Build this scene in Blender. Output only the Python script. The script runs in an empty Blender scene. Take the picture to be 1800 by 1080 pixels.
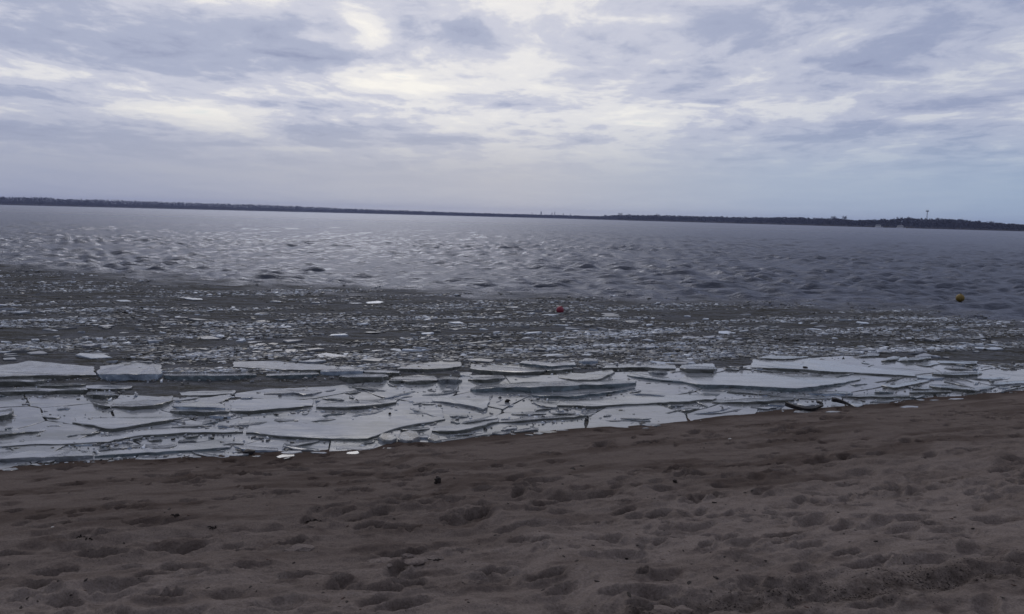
import bpy, bmesh, math, random
import numpy as np
from mathutils import Matrix, Vector

random.seed(7)
rng = np.random.default_rng(7)
scene = bpy.context.scene
COL = scene.collection

# ------------------------------------------------------------------ camera
CAM_H, F_PX = 2.6, 1498.0
PITCH, ROLL = math.radians(6.06), math.radians(1.43)
cam_data = bpy.data.cameras.new("camera")
cam = bpy.data.objects.new("camera", cam_data)
COL.objects.link(cam)
R_CAM = Matrix.Rotation(math.pi / 2 - PITCH, 4, 'X') @ Matrix.Rotation(ROLL, 4, 'Z')
cam.matrix_world = Matrix.Translation((0, 0, CAM_H)) @ R_CAM
cam_data.sensor_width = 36.0
cam_data.lens = 36.0 * F_PX / 1800.0
cam_data.clip_start = 0.05
cam_data.clip_end = 30000.0
scene.camera = cam
scene.view_settings.view_transform = 'Standard'
scene.view_settings.look = 'None'
scene.view_settings.exposure = 0.0
scene.view_settings.gamma = 1.0
scene.render.film_transparent = False

# ------------------------------------------------------------------ sun and sky
SUN_EL = math.radians(32.0)
SUN_AZ = math.radians(-12.0)          # measured from +Y towards +X
SUN_DIR = Vector((math.sin(SUN_AZ) * math.cos(SUN_EL), math.cos(SUN_AZ) * math.cos(SUN_EL), math.sin(SUN_EL)))
sun_data = bpy.data.lights.new("sun", 'SUN')
sun_data.energy = 0.50
sun_data.angle = math.radians(26.0)
sun_data.color = (1.0, 0.96, 0.93)
sun = bpy.data.objects.new("sun", sun_data)
COL.objects.link(sun)
sun.rotation_euler = (-SUN_DIR).to_track_quat('-Z', 'Y').to_euler()


class NT:
    """Small helper for writing node trees."""
    def __init__(self, tree):
        self.t = tree
        tree.nodes.clear()

    def n(self, typ, **kw):
        nd = self.t.nodes.new(typ)
        for k, v in kw.items():
            setattr(nd, k, v)
        return nd

    def put(self, sock, v):
        if hasattr(v, 'is_output'):
            self.t.links.new(v, sock)
        elif isinstance(v, (tuple, list)) and len(v) == 3 and sock.type == 'RGBA':
            sock.default_value = (*v, 1.0)
        else:
            sock.default_value = v

    def math(self, op, a, b=None, c=None, clamp=False):
        nd = self.n('ShaderNodeMath', operation=op, use_clamp=clamp)
        for i, v in enumerate((a, b, c)):
            if v is not None:
                self.put(nd.inputs[i], v)
        return nd.outputs[0]

    def vmath(self, op, a, b=None, scale=None):
        nd = self.n('ShaderNodeVectorMath', operation=op)
        self.put(nd.inputs[0], a)
        if b is not None:
            self.put(nd.inputs[1], b)
        if scale is not None:
            self.put(nd.inputs['Scale'], scale)
        return nd.outputs['Value'] if op in ('LENGTH', 'DOT_PRODUCT', 'DISTANCE') else nd.outputs['Vector']

    def noise(self, vec, scale, detail=4.0, rough=0.5, dist=0.0, color=False):
        nd = self.n('ShaderNodeTexNoise')
        if vec is not None:
            self.put(nd.inputs['Vector'], vec)
        nd.inputs['Scale'].default_value = scale
        nd.inputs['Detail'].default_value = detail
        nd.inputs['Roughness'].default_value = rough
        nd.inputs['Distortion'].default_value = dist
        return nd.outputs['Color'] if color else nd.outputs[0]

    def ramp(self, fac, stops, interp='LINEAR'):
        nd = self.n('ShaderNodeValToRGB')
        cr = nd.color_ramp
        cr.interpolation = interp
        while len(cr.elements) < len(stops):
            cr.elements.new(0.5)
        for e, (p, c) in zip(cr.elements, stops):
            e.position = p
            e.color = (*c, 1.0) if isinstance(c, (tuple, list)) else (c, c, c, 1.0)
        self.put(nd.inputs[0], fac)
        return nd.outputs[0]

    def maprange(self, v, a, b, c, d, clamp=True, smooth=False):
        nd = self.n('ShaderNodeMapRange', clamp=clamp)
        if smooth:
            nd.interpolation_type = 'SMOOTHSTEP'
        self.put(nd.inputs[0], v)
        for i, x in enumerate((a, b, c, d)):
            self.put(nd.inputs[i + 1], x)
        return nd.outputs[0]

    def mix(self, fac, a, b, blend='MIX'):
        nd = self.n('ShaderNodeMix', data_type='RGBA', blend_type=blend)
        self.put(nd.inputs[0], fac)
        self.put(nd.inputs[6], a)
        self.put(nd.inputs[7], b)
        return nd.outputs[2]

    def mapping(self, vec, scale=(1, 1, 1), rot=(0, 0, 0), loc=(0, 0, 0)):
        nd = self.n('ShaderNodeMapping')
        self.put(nd.inputs[0], vec)
        nd.inputs['Location'].default_value = loc
        nd.inputs['Rotation'].default_value = rot
        nd.inputs['Scale'].default_value = scale
        return nd.outputs[0]

    def attr(self, name):
        nd = self.n('ShaderNodeAttribute')
        nd.attribute_name = name
        return nd.outputs['Fac']


def px_dir(px, py):
    """World direction through a point of the picture (1800 x 1080 frame)."""
    v = R_CAM.to_3x3() @ Vector(((px - 900.0) / F_PX, (540.0 - py) / F_PX, -1.0))
    return v.normalized()


def at(px, py, z=0.0):
    """Point on the horizontal plane z under a point of the picture."""
    d = px_dir(px, py)
    t = (z - CAM_H) / d.z
    return Vector((d.x * t, d.y * t, z))


world = bpy.data.worlds.new("World")
scene.world = world
world.use_nodes = True
world.cycles.sampling_method = 'MANUAL'
world.cycles.sample_map_resolution = 512
w = NT(world.node_tree)
ZOFF = 0.075


def cloud_uv(px, py):
    d = px_dir(px, py)
    k = 1.0 / (max(d.z, 0) + ZOFF)
    return d.x * k, d.y * k


geo = w.n('ShaderNodeTexCoord').outputs['Generated']
dirn = w.vmath('NORMALIZE', geo)
sep = w.n('ShaderNodeSeparateXYZ')
w.put(sep.inputs[0], dirn)
zpos = w.math('MAXIMUM', sep.outputs['Z'], 0.0)
inv = w.math('DIVIDE', 1.0, w.math('ADD', zpos, ZOFF))
cmb = w.n('ShaderNodeCombineXYZ')
w.put(cmb.inputs[0], w.math('MULTIPLY', sep.outputs['X'], inv))
w.put(cmb.inputs[1], w.math('MULTIPLY', sep.outputs['Y'], inv))
uv = cmb.outputs[0]
# layered cloud deck seen in perspective
wn = w.noise(uv, 0.9, 3.0, 0.5, color=True)
warp = w.vmath('SCALE', w.vmath('SUBTRACT', wn, (0.5, 0.5, 0.5)), scale=0.55)
uvw = w.vmath('ADD', uv, warp)
n_big = w.noise(w.mapping(uvw, (1.0, 0.68, 1), (0, 0, 0.25), (3.1, 7.7, 0)), 0.62, 3.0, 0.5)
n_mid = w.noise(w.mapping(uvw, (1.0, 0.70, 1), (0, 0, 0.2), (11.3, 2.4, 0)), 1.9, 6.0, 0.55)
n_fine = w.noise(w.mapping(uvw, (1.0, 0.72, 1), (0, 0, 0.15), (5.3, 9.4, 0)), 6.5, 7.0, 0.66)
dens = w.math('ADD', w.math('MULTIPLY', n_big, 0.50), w.math('MULTIPLY', n_mid, 0.62))
dens = w.math('ADD', dens, w.math('MULTIPLY', n_fine, 0.31))
dens = w.math('SUBTRACT', dens, 0.262)
# the individual cloud banks (+) and thin places (-) of this sky: picture point, reach, amount
BANKS = [
    (330, 100, 130, 40, 0.20), (560, 105, 150, 24, 0.17), (120, 75, 80, 22, 0.10), (30, 70, 60, 18, 0.10),
    (400, 30, 110, 40, 0.10), (520, 185, 90, 13, 0.12), (560, 235, 130, 14, 0.14), (720, 250, 110, 12, 0.12),
    (830, 70, 60, 45, 0.14), (1330, 85, 130, 50, 0.15), (1240, 60, 90, 30, 0.06), (900, 180, 60, 10, 0.12),
    (1150, 10, 120, 22, 0.10), (1550, 120, 150, 35, 0.08), (1050, 248, 70, 8, 0.10), (1180, 160, 60, 12, 0.08),
    (60, 235, 160, 14, 0.10), (330, 255, 200, 10, 0.10), (1500, 225, 90, 8, 0.08), (1640, 60, 120, 50, 0.03),
    (290, 195, 120, 20, -0.34), (230, 190, 60, 10, -0.10), (400, 222, 90, 10, -0.24), (630, 60, 26, 34, -0.15),
    (870, 18, 36, 14, -0.13), (370, 5, 40, 10, -0.15), (690, 150, 120, 14, -0.17), (200, 55, 45, 10, -0.12),
    (60, 130, 60, 10, -0.14), (820, 215, 90, 18, -0.16), (960, 110, 60, 22, -0.20), (1150, 42, 70, 10, -0.15),
    (1150, 105, 45, 9, -0.16), (1310, 138, 60, 7, -0.17), (560, 262, 130, 5, -0.16), (1000, 200, 110, 14, -0.12),
    (1630, 115, 30, 8, -0.10), (1590, 205, 60, 7, -0.12), (1200, 200, 120, 10, -0.12), (1540, 75, 60, 14, -0.10),
    (740, 55, 62, 45, 0.15), (470, 60, 60, 25, 0.06), (1480, 12, 110, 26, 0.09), (700, 15, 50, 16, 0.10),
    (900, 5, 60, 14, 0.06), (960, 60, 50, 24, 0.07), (620, 5, 60, 12, 0.05),
    (705, 75, 45, 40, 0.12), (930, 10, 75, 18, 0.11), (810, 130, 60, 10, 0.07), (590, 20, 30, 20, 0.06), (980, 130, 70, 18, 0.05),
    (712, 133, 34, 5, -0.34), (1115, 220, 40, 4, -0.30), (1240, 188, 30, 3, -0.25),
]
uvb = w.vmath('ADD', uv, w.vmath('SCALE', warp, scale=0.9))
for bx, by, rx, ry, amt in BANKS:
    cx, cy = cloud_uv(bx, by)
    ex = cloud_uv(bx + rx, by)
    ey = cloud_uv(bx, by - ry)
    sx = 1.0 / max(1e-3, math.hypot(ex[0] - cx, ex[1] - cy))
    sy = 1.0 / max(1e-3, math.hypot(ey[0] - cx, ey[1] - cy))
    sx, sy = sx * 0.95, sy * 0.95
    ma = w.n('ShaderNodeVectorMath', operation='MULTIPLY_ADD')
    w.put(ma.inputs[0], uvb)
    w.put(ma.inputs[1], (sx, sy, 0))
    w.put(ma.inputs[2], (-cx * sx, -cy * sy, 0))
    g = w.math('POWER', 0.3679, w.vmath('DOT_PRODUCT', ma.outputs[0], ma.outputs[0]))
    dens = w.math('MULTIPLY_ADD', g, amt * (0.82 if amt > 0 else 0.66), dens)
cos_sun = w.vmath('DOT_PRODUCT', dirn, tuple(SUN_DIR))
near_sun = w.maprange(cos_sun, 0.72, 1.0, 0.0, 1.0, smooth=True)
cloud = w.ramp(dens, [(0.24, (0.88, 0.875, 0.87)), (0.37, (0.75, 0.76, 0.81)), (0.47, (0.55, 0.58, 0.71)),
                      (0.58, (0.385, 0.43, 0.59)), (0.75, (0.27, 0.31, 0.47))], 'EASE')
sky = w.n('ShaderNodeTexSky', sky_type='NISHITA')
sky.sun_disc = False
sky.sun_elevation = SUN_EL
sky.sun_rotation = SUN_AZ
sky.altitude = 0
sky.air_density = 1.0
sky.dust_density = 0.4
sky.ozone_density = 2.0
clear = w.vmath('SCALE', sky.outputs[0], scale=0.07)
hole = w.maprange(dens, 0.22, 0.10, 0.0, 0.6)
cloud = w.vmath('MULTIPLY', cloud, w.mix(near_sun, (0.84, 0.86, 0.89), (1.17, 1.125, 1.04)))
skycol = w.mix(hole, cloud, clear)
# the deck dissolves into mist above the horizon
hz_fac = w.maprange(zpos, 0.035, 0.125, 0.93, 0.0, smooth=True)
az_fac = w.maprange(w.math('DIVIDE', sep.outputs['X'], w.math('MAXIMUM', sep.outputs['Y'], 0.05)), -0.55, 0.6, 0, 1)
hz_col = w.ramp(az_fac, [(0.0, (0.37, 0.40, 0.51)), (0.48, (0.52, 0.525, 0.57)), (0.75, (0.40, 0.47, 0.59)), (1.0, (0.34, 0.435, 0.58))])
skycol = w.mix(hz_fac, skycol, hz_col)
# an overcast sky is dimmer away from the hidden sun
skycol = w.vmath('SCALE', skycol, scale=w.maprange(cos_sun, -1.0, 0.85, 0.50, 1.0, smooth=True))
bg = w.n('ShaderNodeBackground')
w.put(bg.inputs[0], skycol)
bg.inputs[1].default_value = 1.0
wo = w.n('ShaderNodeOutputWorld')
world.node_tree.links.new(bg.outputs[0], wo.inputs[0])


# ------------------------------------------------------------------ helpers
def tag(o, label=None, cat=None, group=None, kind=None):
    if label:
        o["label"] = label
    if cat:
        o["category"] = cat
    if group:
        o["group"] = group
    if kind or cat:
        o["kind"] = kind or "thing"
    return o


def link(name, mesh, mats=(), parent=None):
    o = bpy.data.objects.new(name, mesh)
    for m in mats:
        if m.name not in [x.name for x in mesh.materials if x]:
            mesh.materials.append(m)
    COL.objects.link(o)
    if parent is not None:
        o.parent = parent
    return o


def empty(name, loc, rz=0.0):
    o = bpy.data.objects.new(name, None)
    o.location = loc
    o.rotation_euler.z = rz
    o.empty_display_size = 0.1
    COL.objects.link(o)
    return o


def grid_mesh(name, P, smooth=True):
    """Mesh from a rows x cols x 3 array."""
    nr, nc = P.shape[:2]
    me = bpy.data.meshes.new(name)
    idx = np.arange(nr * nc).reshape(nr, nc)
    q = np.stack([idx[:-1, :-1], idx[:-1, 1:], idx[1:, 1:], idx[1:, :-1]], -1).reshape(-1, 4)
    me.vertices.add(nr * nc)
    me.vertices.foreach_set('co', P.reshape(-1).astype(np.float32))
    me.loops.add(q.size)
    me.loops.foreach_set('vertex_index', q.reshape(-1).astype(np.int32))
    me.polygons.add(len(q))
    me.polygons.foreach_set('loop_start', (np.arange(len(q)) * 4).astype(np.int32))
    me.update(calc_edges=True)
    if smooth:
        me.shade_smooth()
    return me


def add_attr(me, name, arr):
    a = me.attributes.new(name, 'FLOAT', 'POINT')
    a.data.foreach_set('value', arr.reshape(-1).astype(np.float32))


_perm = rng.permutation(512)
_perm = np.concatenate([_perm, _perm, _perm])
_gang = rng.uniform(0, 2 * math.pi, 512)


def perlin(x, y):
    xi = np.floor(x).astype(np.int64)
    yi = np.floor(y).astype(np.int64)
    fx, fy = x - xi, y - yi

    def g(ix, iy, dx, dy):
        h = _perm[(_perm[ix & 511] + iy) & 511]
        a = _gang[h]
        return np.cos(a) * dx + np.sin(a) * dy
    u = fx * fx * fx * (fx * (fx * 6 - 15) + 10)
    v = fy * fy * fy * (fy * (fy * 6 - 15) + 10)
    a = g(xi, yi, fx, fy)
    b = g(xi + 1, yi, fx - 1, fy)
    c = g(xi, yi + 1, fx, fy - 1)
    d = g(xi + 1, yi + 1, fx - 1, fy - 1)
    return (a + u * (b - a)) * (1 - v) + (c + u * (d - c)) * v


def fbm(x, y, octv=4, gain=0.5):
    s, a, f = 0.0, 1.0, 1.0
    for i in range(octv):
        s = s + a * perlin(x * f + 17.3 * i, y * f - 9.1 * i)
        a *= gain
        f *= 2.03
    return s


def sstep(a, b, x):
    t = np.clip((x - a) / (b - a), 0, 1)
    return t * t * (3 - 2 * t)


# ------------------------------------------------------------------ materials
def new_mat(name):
    m = bpy.data.materials.new(name)
    m.use_nodes = True
    return m, NT(m.node_tree)


def finish(t, base, rough, bump=None, bump_dist=0.01, bump_str=1.0, ior=1.45, spec=0.5, **extra):
    p = t.n('ShaderNodeBsdfPrincipled')
    t.put(p.inputs['Base Color'], base)
    t.put(p.inputs['Roughness'], rough)
    p.inputs['IOR'].default_value = ior
    t.put(p.inputs['Specular IOR Level'], spec)
    for k, v in extra.items():
        t.put(p.inputs[k.replace('_', ' ')], v)
    if bump is not None:
        b = t.n('ShaderNodeBump')
        t.put(b.inputs['Height'], bump)
        b.inputs['Distance'].default_value = bump_dist
        b.inputs['Strength'].default_value = bump_str
        t.t.links.new(b.outputs[0], p.inputs['Normal'])
    o = t.n('ShaderNodeOutputMaterial')
    t.t.links.new(p.outputs[0], o.inputs[0])
    return p


def plain_mat(name, col, rough=0.7, scale=8.0, var=0.35, spec=0.3, coord='Object'):
    m, t = new_mat(name)
    tc = t.n('ShaderNodeTexCoord').outputs[coord]
    n = t.noise(tc, scale, 4, 0.6)
    c = t.mix(n, tuple(x * (1 - var) for x in col), tuple(min(1, x * (1 + var)) for x in col))
    finish(t, c, rough, n, 0.01, 0.4, spec=spec)
    return m


def world_pos(t):
    return t.n('ShaderNodeNewGeometry').outputs['Position']


def mat_sand():
    m, t = new_mat('sand')
    p = world_pos(t)
    big = t.noise(p, 0.8, 4, 0.6)
    mid = t.noise(p, 6.0, 5, 0.65)
    fine = t.noise(p, 75.0, 4, 0.75)
    grain = t.noise(p, 420.0, 2, 0.7)
    c = t.mix(big, (0.172, 0.138, 0.124), (0.234, 0.194, 0.177))
    c = t.mix(t.maprange(mid, 0.35, 0.7, 0, 0.55), c, (0.258, 0.218, 0.200))
    c = t.mix(t.maprange(fine, 0.38, 0.66, 0.0, 0.65), c, (0.098, 0.081, 0.072))
    damp = t.maprange(t.noise(t.mapping(p, (0.8, 1.5, 1), (0, 0, 0.38)), 4.2, 5, 0.68), 0.52, 0.70, 0, 0.62)
    c = t.mix(damp, c, (0.062, 0.047, 0.043))
    speck = t.math('GREATER_THAN', t.noise(p, 95.0, 1, 0.4), 0.735)
    c = t.mix(t.math('MULTIPLY', speck, 0.75), c, (0.03, 0.022, 0.02))
    wet = t.attr('wet')
    c = t.mix(t.math('MULTIPLY', wet, 0.95), c, (0.050, 0.035, 0.029))
    dirt = t.math('MULTIPLY', t.attr('dirt'), t.maprange(t.noise(p, 11.0, 5, 0.75), 0.32, 0.66, 0, 1))
    c = t.mix(dirt, c, (0.028, 0.021, 0.018))
    r = t.maprange(wet, 0, 1, 0.95, 0.62)
    lumps = t.noise(p, 30.0, 4, 0.65)
    h = t.math('ADD', t.math('MULTIPLY', mid, 1.0), t.math('MULTIPLY', fine, 0.25))
    h = t.math('ADD', h, t.math('MULTIPLY', grain, 0.12))
    h = t.math('ADD', h, t.math('MULTIPLY', lumps, 0.55))
    finish(t, c, 1.0, h, 0.026, 0.9, spec=t.maprange(wet, 0, 1, 0.02, 0.06))
    return m


def mat_water():
    m, t = new_mat('water')
    p = world_pos(t)
    sl = t.attr('slush')
    rg = t.attr('rough')
    brown = t.noise(t.mapping(p, (0.35, 1.1, 1)), 0.8, 4, 0.6)
    mush = t.mix(brown, (0.024, 0.021, 0.013), (0.054, 0.048, 0.033))
    fleck = t.maprange(t.noise(t.mapping(p, (0.32, 1.0, 1), (0, 0, 0.2)), 11.0, 5, 0.78), 0.50, 0.62, 0, 0.7)
    raft = t.noise(t.mapping(p, (0.30, 1.0, 1), (0, 0, 0.2)), 2.6, 6, 0.72)
    mush = t.mix(t.maprange(raft, 0.43, 0.57, 0, 0.9), mush, (0.088, 0.090, 0.100))
    mush = t.mix(fleck, mush, (0.16, 0.165, 0.185))
    c = t.mix(sl, (0.032, 0.036, 0.052), mush)
    n1 = t.noise(t.mapping(p, (0.45, 1.0, 1), (0, 0, 0.2)), 3.0, 6, 0.65)
    n2 = t.noise(p, 22.0, 4, 0.6)
    h = t.math('ADD', n1, t.math('MULTIPLY', n2, t.maprange(sl, 0, 1, 0.10, 0.40)))
    r = t.math('ADD', rg, t.math('MULTIPLY', sl, 0.35))
    bp = t.n('ShaderNodeBump')
    t.put(bp.inputs['Height'], h)
    bp.inputs['Distance'].default_value = 0.15
    bp.inputs['Strength'].default_value = 0.9
    nrm = bp.outputs[0]
    fr_ = t.n('ShaderNodeFresnel')
    fr_.inputs['IOR'].default_value = 1.333
    t.put(fr_.inputs['Normal'], nrm)
    # many small facets hide and shade each other: the mean reflectance of rough water stays well below a mirror's
    f = t.math('DIVIDE', fr_.outputs[0], t.math('MULTIPLY_ADD', fr_.outputs[0], 1.75, 1.0))
    f = t.math('MULTIPLY', f, t.maprange(sl, 0, 1, 1.0, 0.16))
    df = t.n('ShaderNodeBsdfDiffuse')
    t.put(df.inputs['Color'], c)
    t.put(df.inputs['Normal'], nrm)
    gl = t.n('ShaderNodeBsdfGlossy')
    t.put(gl.inputs['Color'], (0.84, 0.88, 1.0))
    t.put(gl.inputs['Roughness'], r)
    t.put(gl.inputs['Normal'], nrm)
    mx = t.n('ShaderNodeMixShader')
    t.put(mx.inputs[0], f)
    t.t.links.new(df.outputs[0], mx.inputs[1])
    t.t.links.new(gl.outputs[0], mx.inputs[2])
    o = t.n('ShaderNodeOutputMaterial')
    t.t.links.new(mx.outputs[0], o.inputs[0])
    return m


def mat_ice_top(name, speckle=0.0, tint=(0.195, 0.202, 0.222)):
    m, t = new_mat(name)
    p = world_pos(t)
    info = t.n('ShaderNodeObjectInfo').outputs['Random']
    big = t.noise(t.mapping(p, (0.6, 1.0, 1), (0, 0, 0.38)), 1.1, 4, 0.55)
    mid = t.noise(t.mapping(p, (0.35, 1.0, 1), (0, 0, 0.38)), 7.0, 5, 0.6)
    frost = t.maprange(mid, 0.48, 0.66, 0, 1)
    c = t.mix(big, tuple(x * 0.80 for x in tint), tuple(min(1, x * 1.14) for x in tint))
    c = t.mix(t.math('MULTIPLY', frost, 0.40), c, (0.36, 0.36, 0.37))
    clear = t.maprange(t.noise(t.mapping(p, (0.5, 1.0, 1), (0, 0, 0.3)), 2.4, 7, 0.70), 0.47, 0.62, 0, 0.8)
    c = t.mix(clear, c, (0.105, 0.113, 0.112))
    c = t.mix(t.maprange(info, 0, 1, 0.0, 0.28), c, (0.28, 0.30, 0.34))
    dots = t.math('GREATER_THAN', t.noise(t.mapping(p, (0.6, 1.2, 1)), 26.0, 2, 0.5), 0.715)
    c = t.mix(t.math('MULTIPLY', dots, 0.7), c, (0.06, 0.055, 0.05))
    if speckle > 0:
        sp = t.maprange(t.noise(t.mapping(p, (0.8, 0.6, 1)), 11.0, 5, 0.75), 0.45, 0.55, 0, speckle)
        c = t.mix(sp, c, (0.075, 0.072, 0.072))
    # milky ice crossed by fine cracks
    vor = t.n('ShaderNodeTexVoronoi', feature='DISTANCE_TO_EDGE')
    t.put(vor.inputs['Vector'], t.mapping(t.vmath('ADD', p, t.vmath('SCALE', t.noise(p, 3.0, 3, 0.6, color=True), scale=0.25)), (0.5, 1.1, 1), (0, 0, 0.5)))
    vor.inputs['Scale'].default_value = 1.5
    crk = t.math('MULTIPLY', t.math('LESS_THAN', vor.outputs[0], 0.006), t.maprange(big, 0.45, 0.6, 0, 0.6))
    c = t.mix(crk, c, (0.16, 0.17, 0.18))
    r = t.maprange(mid, 0.35, 0.65, 0.03, 0.22)
    h = t.math('ADD', t.math('MULTIPLY', mid, 0.5), t.math('MULTIPLY', t.noise(p, 40.0, 4, 0.6), 0.10))
    finish(t, c, r, h, 0.010, 0.55, ior=1.31, spec=0.5)
    return m


def mat_ice_edge(name, c0, c1, rough=0.22):
    m, t = new_mat(name)
    p = world_pos(t)
    n = t.noise(t.mapping(p, (1.0, 1.0, 2.2)), 4.5, 5, 0.6)
    f = t.noise(t.mapping(p, (1.0, 1.0, 0.5)), 34.0, 4, 0.6)
    c = t.mix(t.maprange(n, 0.35, 0.65, 0, 1), c0, c1)
    white = t.maprange(t.noise(p, 16.0, 4, 0.7), 0.60, 0.72, 0, 0.55)
    c = t.mix(white, c, tuple(min(1, x * 2.2 + 0.06) for x in c1))
    finish(t, c, rough, t.math('ADD', n, t.math('MULTIPLY', f, 0.5)), 0.02, 0.8, ior=1.31)
    return m


def mat_brash():
    m, t = new_mat('brash_ice')
    p = world_pos(t)
    tone = t.attr('tone')
    c = t.ramp(tone, [(0.0, (0.045, 0.044, 0.040)), (0.45, (0.14, 0.14, 0.145)), (0.75, (0.31, 0.33, 0.37)), (1.0, (0.62, 0.66, 0.73))])
    n = t.noise(p, 30.0, 3, 0.6)
    c = t.mix(t.maprange(n, 0.4, 0.7, 0, 0.3), c, (0.10, 0.10, 0.10))
    finish(t, c, 0.38, n, 0.01, 0.7, ior=1.31, spec=0.35)
    return m


def mat_chunk():
    m, t = new_mat('ice_chunk')
    p = world_pos(t)
    tone = t.n('ShaderNodeObjectInfo').outputs['Random']
    c = t.ramp(tone, [(0.0, (0.12, 0.125, 0.13)), (0.45, (0.20, 0.21, 0.24)), (0.8, (0.34, 0.38, 0.45)), (1.0, (0.58, 0.64, 0.74))])
    n = t.noise(p, 22.0, 4, 0.6)
    c = t.mix(t.maprange(n, 0.42, 0.7, 0, 0.5), c, (0.14, 0.145, 0.15))
    finish(t, c, 0.3, n, 0.012, 0.7, ior=1.31, spec=0.4)
    return m


M_SAND = mat_sand()
M_WATER = mat_water()
M_TOP = mat_ice_top('ice_top')
M_TOPS = mat_ice_top('ice_top_speckled', 0.9, (0.16, 0.165, 0.175))
M_EDGE = {
    'dark': mat_ice_edge('ice_edge_dark', (0.085, 0.089, 0.080), (0.165, 0.172, 0.165)),
    'grey': mat_ice_edge('ice_edge_grey', (0.13, 0.14, 0.15), (0.26, 0.28, 0.31)),
    'teal': mat_ice_edge('ice_edge_teal', (0.075, 0.09, 0.095), (0.19, 0.235, 0.265)),
    'blue': mat_ice_edge('ice_edge_blue', (0.17, 0.21, 0.28), (0.40, 0.47, 0.56)),
}
M_BRASH = mat_brash()
M_CHUNK = mat_chunk()
M_WOOD = plain_mat('black_wet_wood', (0.012, 0.010, 0.012), 0.6, 30, 0.5)
M_DEBRIS = plain_mat('plant_debris', (0.022, 0.016, 0.014), 0.85, 40, 0.6)
M_LEAF = plain_mat('dead_leaf', (0.060, 0.034, 0.026), 0.8, 40, 0.5)
M_PALE = plain_mat('pale_pebble', (0.42, 0.40, 0.38), 0.6, 30, 0.3)
M_RED = plain_mat('red_plastic', (0.21, 0.018, 0.042), 0.5, 9, 0.35, 0.5)
M_YEL = plain_mat('yellow_plastic', (0.16, 0.105, 0.018), 0.6, 9, 0.35, 0.5)
M_ROPE = plain_mat('grey_metal', (0.10, 0.10, 0.11), 0.5, 20)
M_FOREST = plain_mat('winter_woodland', (0.030, 0.027, 0.034), 0.9, 0.08, 0.45, 0.1)
M_LAND = plain_mat('far_bank', (0.045, 0.040, 0.036), 0.9, 0.05, 0.4, 0.1)
M_BOAT = plain_mat('white_boat_paint', (0.62, 0.62, 0.62), 0.4, 0.6, 0.08)
M_GLASS = plain_mat('dark_boat_glass', (0.03, 0.035, 0.05), 0.15, 1, 0.1, 0.5)
M_HULL = plain_mat('blue_hull_paint', (0.03, 0.04, 0.09), 0.4, 1, 0.2)
M_STEEL = plain_mat('mast_steel', (0.09, 0.09, 0.11), 0.6, 1, 0.2)

# ------------------------------------------------------------------ shoreline and sand
SHORE_PX = [(-500, 862), (-150, 832), (0, 820), (120, 814), (240, 806), (330, 802), (440, 796), (560, 793), (650, 789), (690, 776),
            (760, 778), (860, 766), (960, 757), (1110, 748), (1200, 738), (1290, 729), (1370, 721), (1440, 717),
            (1510, 713), (1580, 705), (1700, 695), (1800, 686), (2000, 672), (2400, 648)]
SH = np.array([tuple(at(x, y, 0.02))[:2] for x, y in SHORE_PX])
_t = SH[-2] - SH[1]
_t = _t / np.linalg.norm(_t)          # along the shore, to the right
_n = np.array([_t[1], -_t[0]])        # inland, towards the camera
SA, SB = SH @ _t, SH @ _n
SLOPE = 0.098


def inland(x, y):
    a = x * _t[0] + y * _t[1]
    b = x * _n[0] + y * _n[1]
    return b - np.interp(a, SA, SB)


def base_h(x, y):
    s = inland(x, y)
    up = np.where(s > 0, SLOPE * s, 0.13 * s)
    up = np.where(s > 14, SLOPE * 14 + (s - 14) * 0.02, up)
    return 0.02 + np.maximum(up, -2.0)


def on_sand(px, py):
    z = 0.3
    for _ in range(12):
        p = at(px, py, z)
        z = float(base_h(np.float64(p.x), np.float64(p.y)))
    return at(px, py, z)


NR, NCF = 520, 820
rr = np.concatenate([np.array([0.0, 0.6, 1.2, 1.8, 2.4, 2.9, 3.2]), np.geomspace(3.3, 17.0, NR), np.array([18.5, 21, 26, 35, 60, 120, 300])])
fr = math.radians(35.5)
aa = np.concatenate([np.linspace(-math.pi, -fr, 60)[:-1], np.linspace(-fr, fr, NCF), np.linspace(fr, math.pi, 60)[1:]])
RR, AA = np.meshgrid(rr, aa, indexing='ij')
X, Y = RR * np.sin(AA), RR * np.cos(AA)
S = inland(X, Y)
Z = base_h(X, Y)
TA = X * _t[0] + Y * _t[1]
TB = S
rough_zone = sstep(1.6, 3.3, S + 0.5 * fbm(X * 0.5, Y * 0.5, 2))       # trodden, soft sand away from the water
on_land = sstep(-0.1, 0.25, S)
hum = fbm(TA * 1.5, TB * 2.3, 4, 0.5)
fine_h = fbm(TA * 6.0 + 40, TB * 9.0, 3, 0.55)
Z = Z + on_land * (0.010 * fbm(TA * 0.7, TB * 1.1, 3) + rough_zone * (0.034 * hum + 0.011 * fine_h) + (1 - rough_zone) * 0.0055 * fine_h)
Z = Z + 0.012 * fbm(TA * 1.3 + 9, TB * 3.0, 3) * sstep(-0.6, 0.0, S)
Z += on_land * (0.35 + 0.65 * rough_zone) * 0.026 * fbm(TA * 1.1 + 2, TB * 5.0 + 1, 4, 0.55)
Z += on_land * rough_zone * 0.020 * (np.abs(fbm(TA * 2.4 + 5, TB * 4.1 + 3, 3)) - 0.2)


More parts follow.
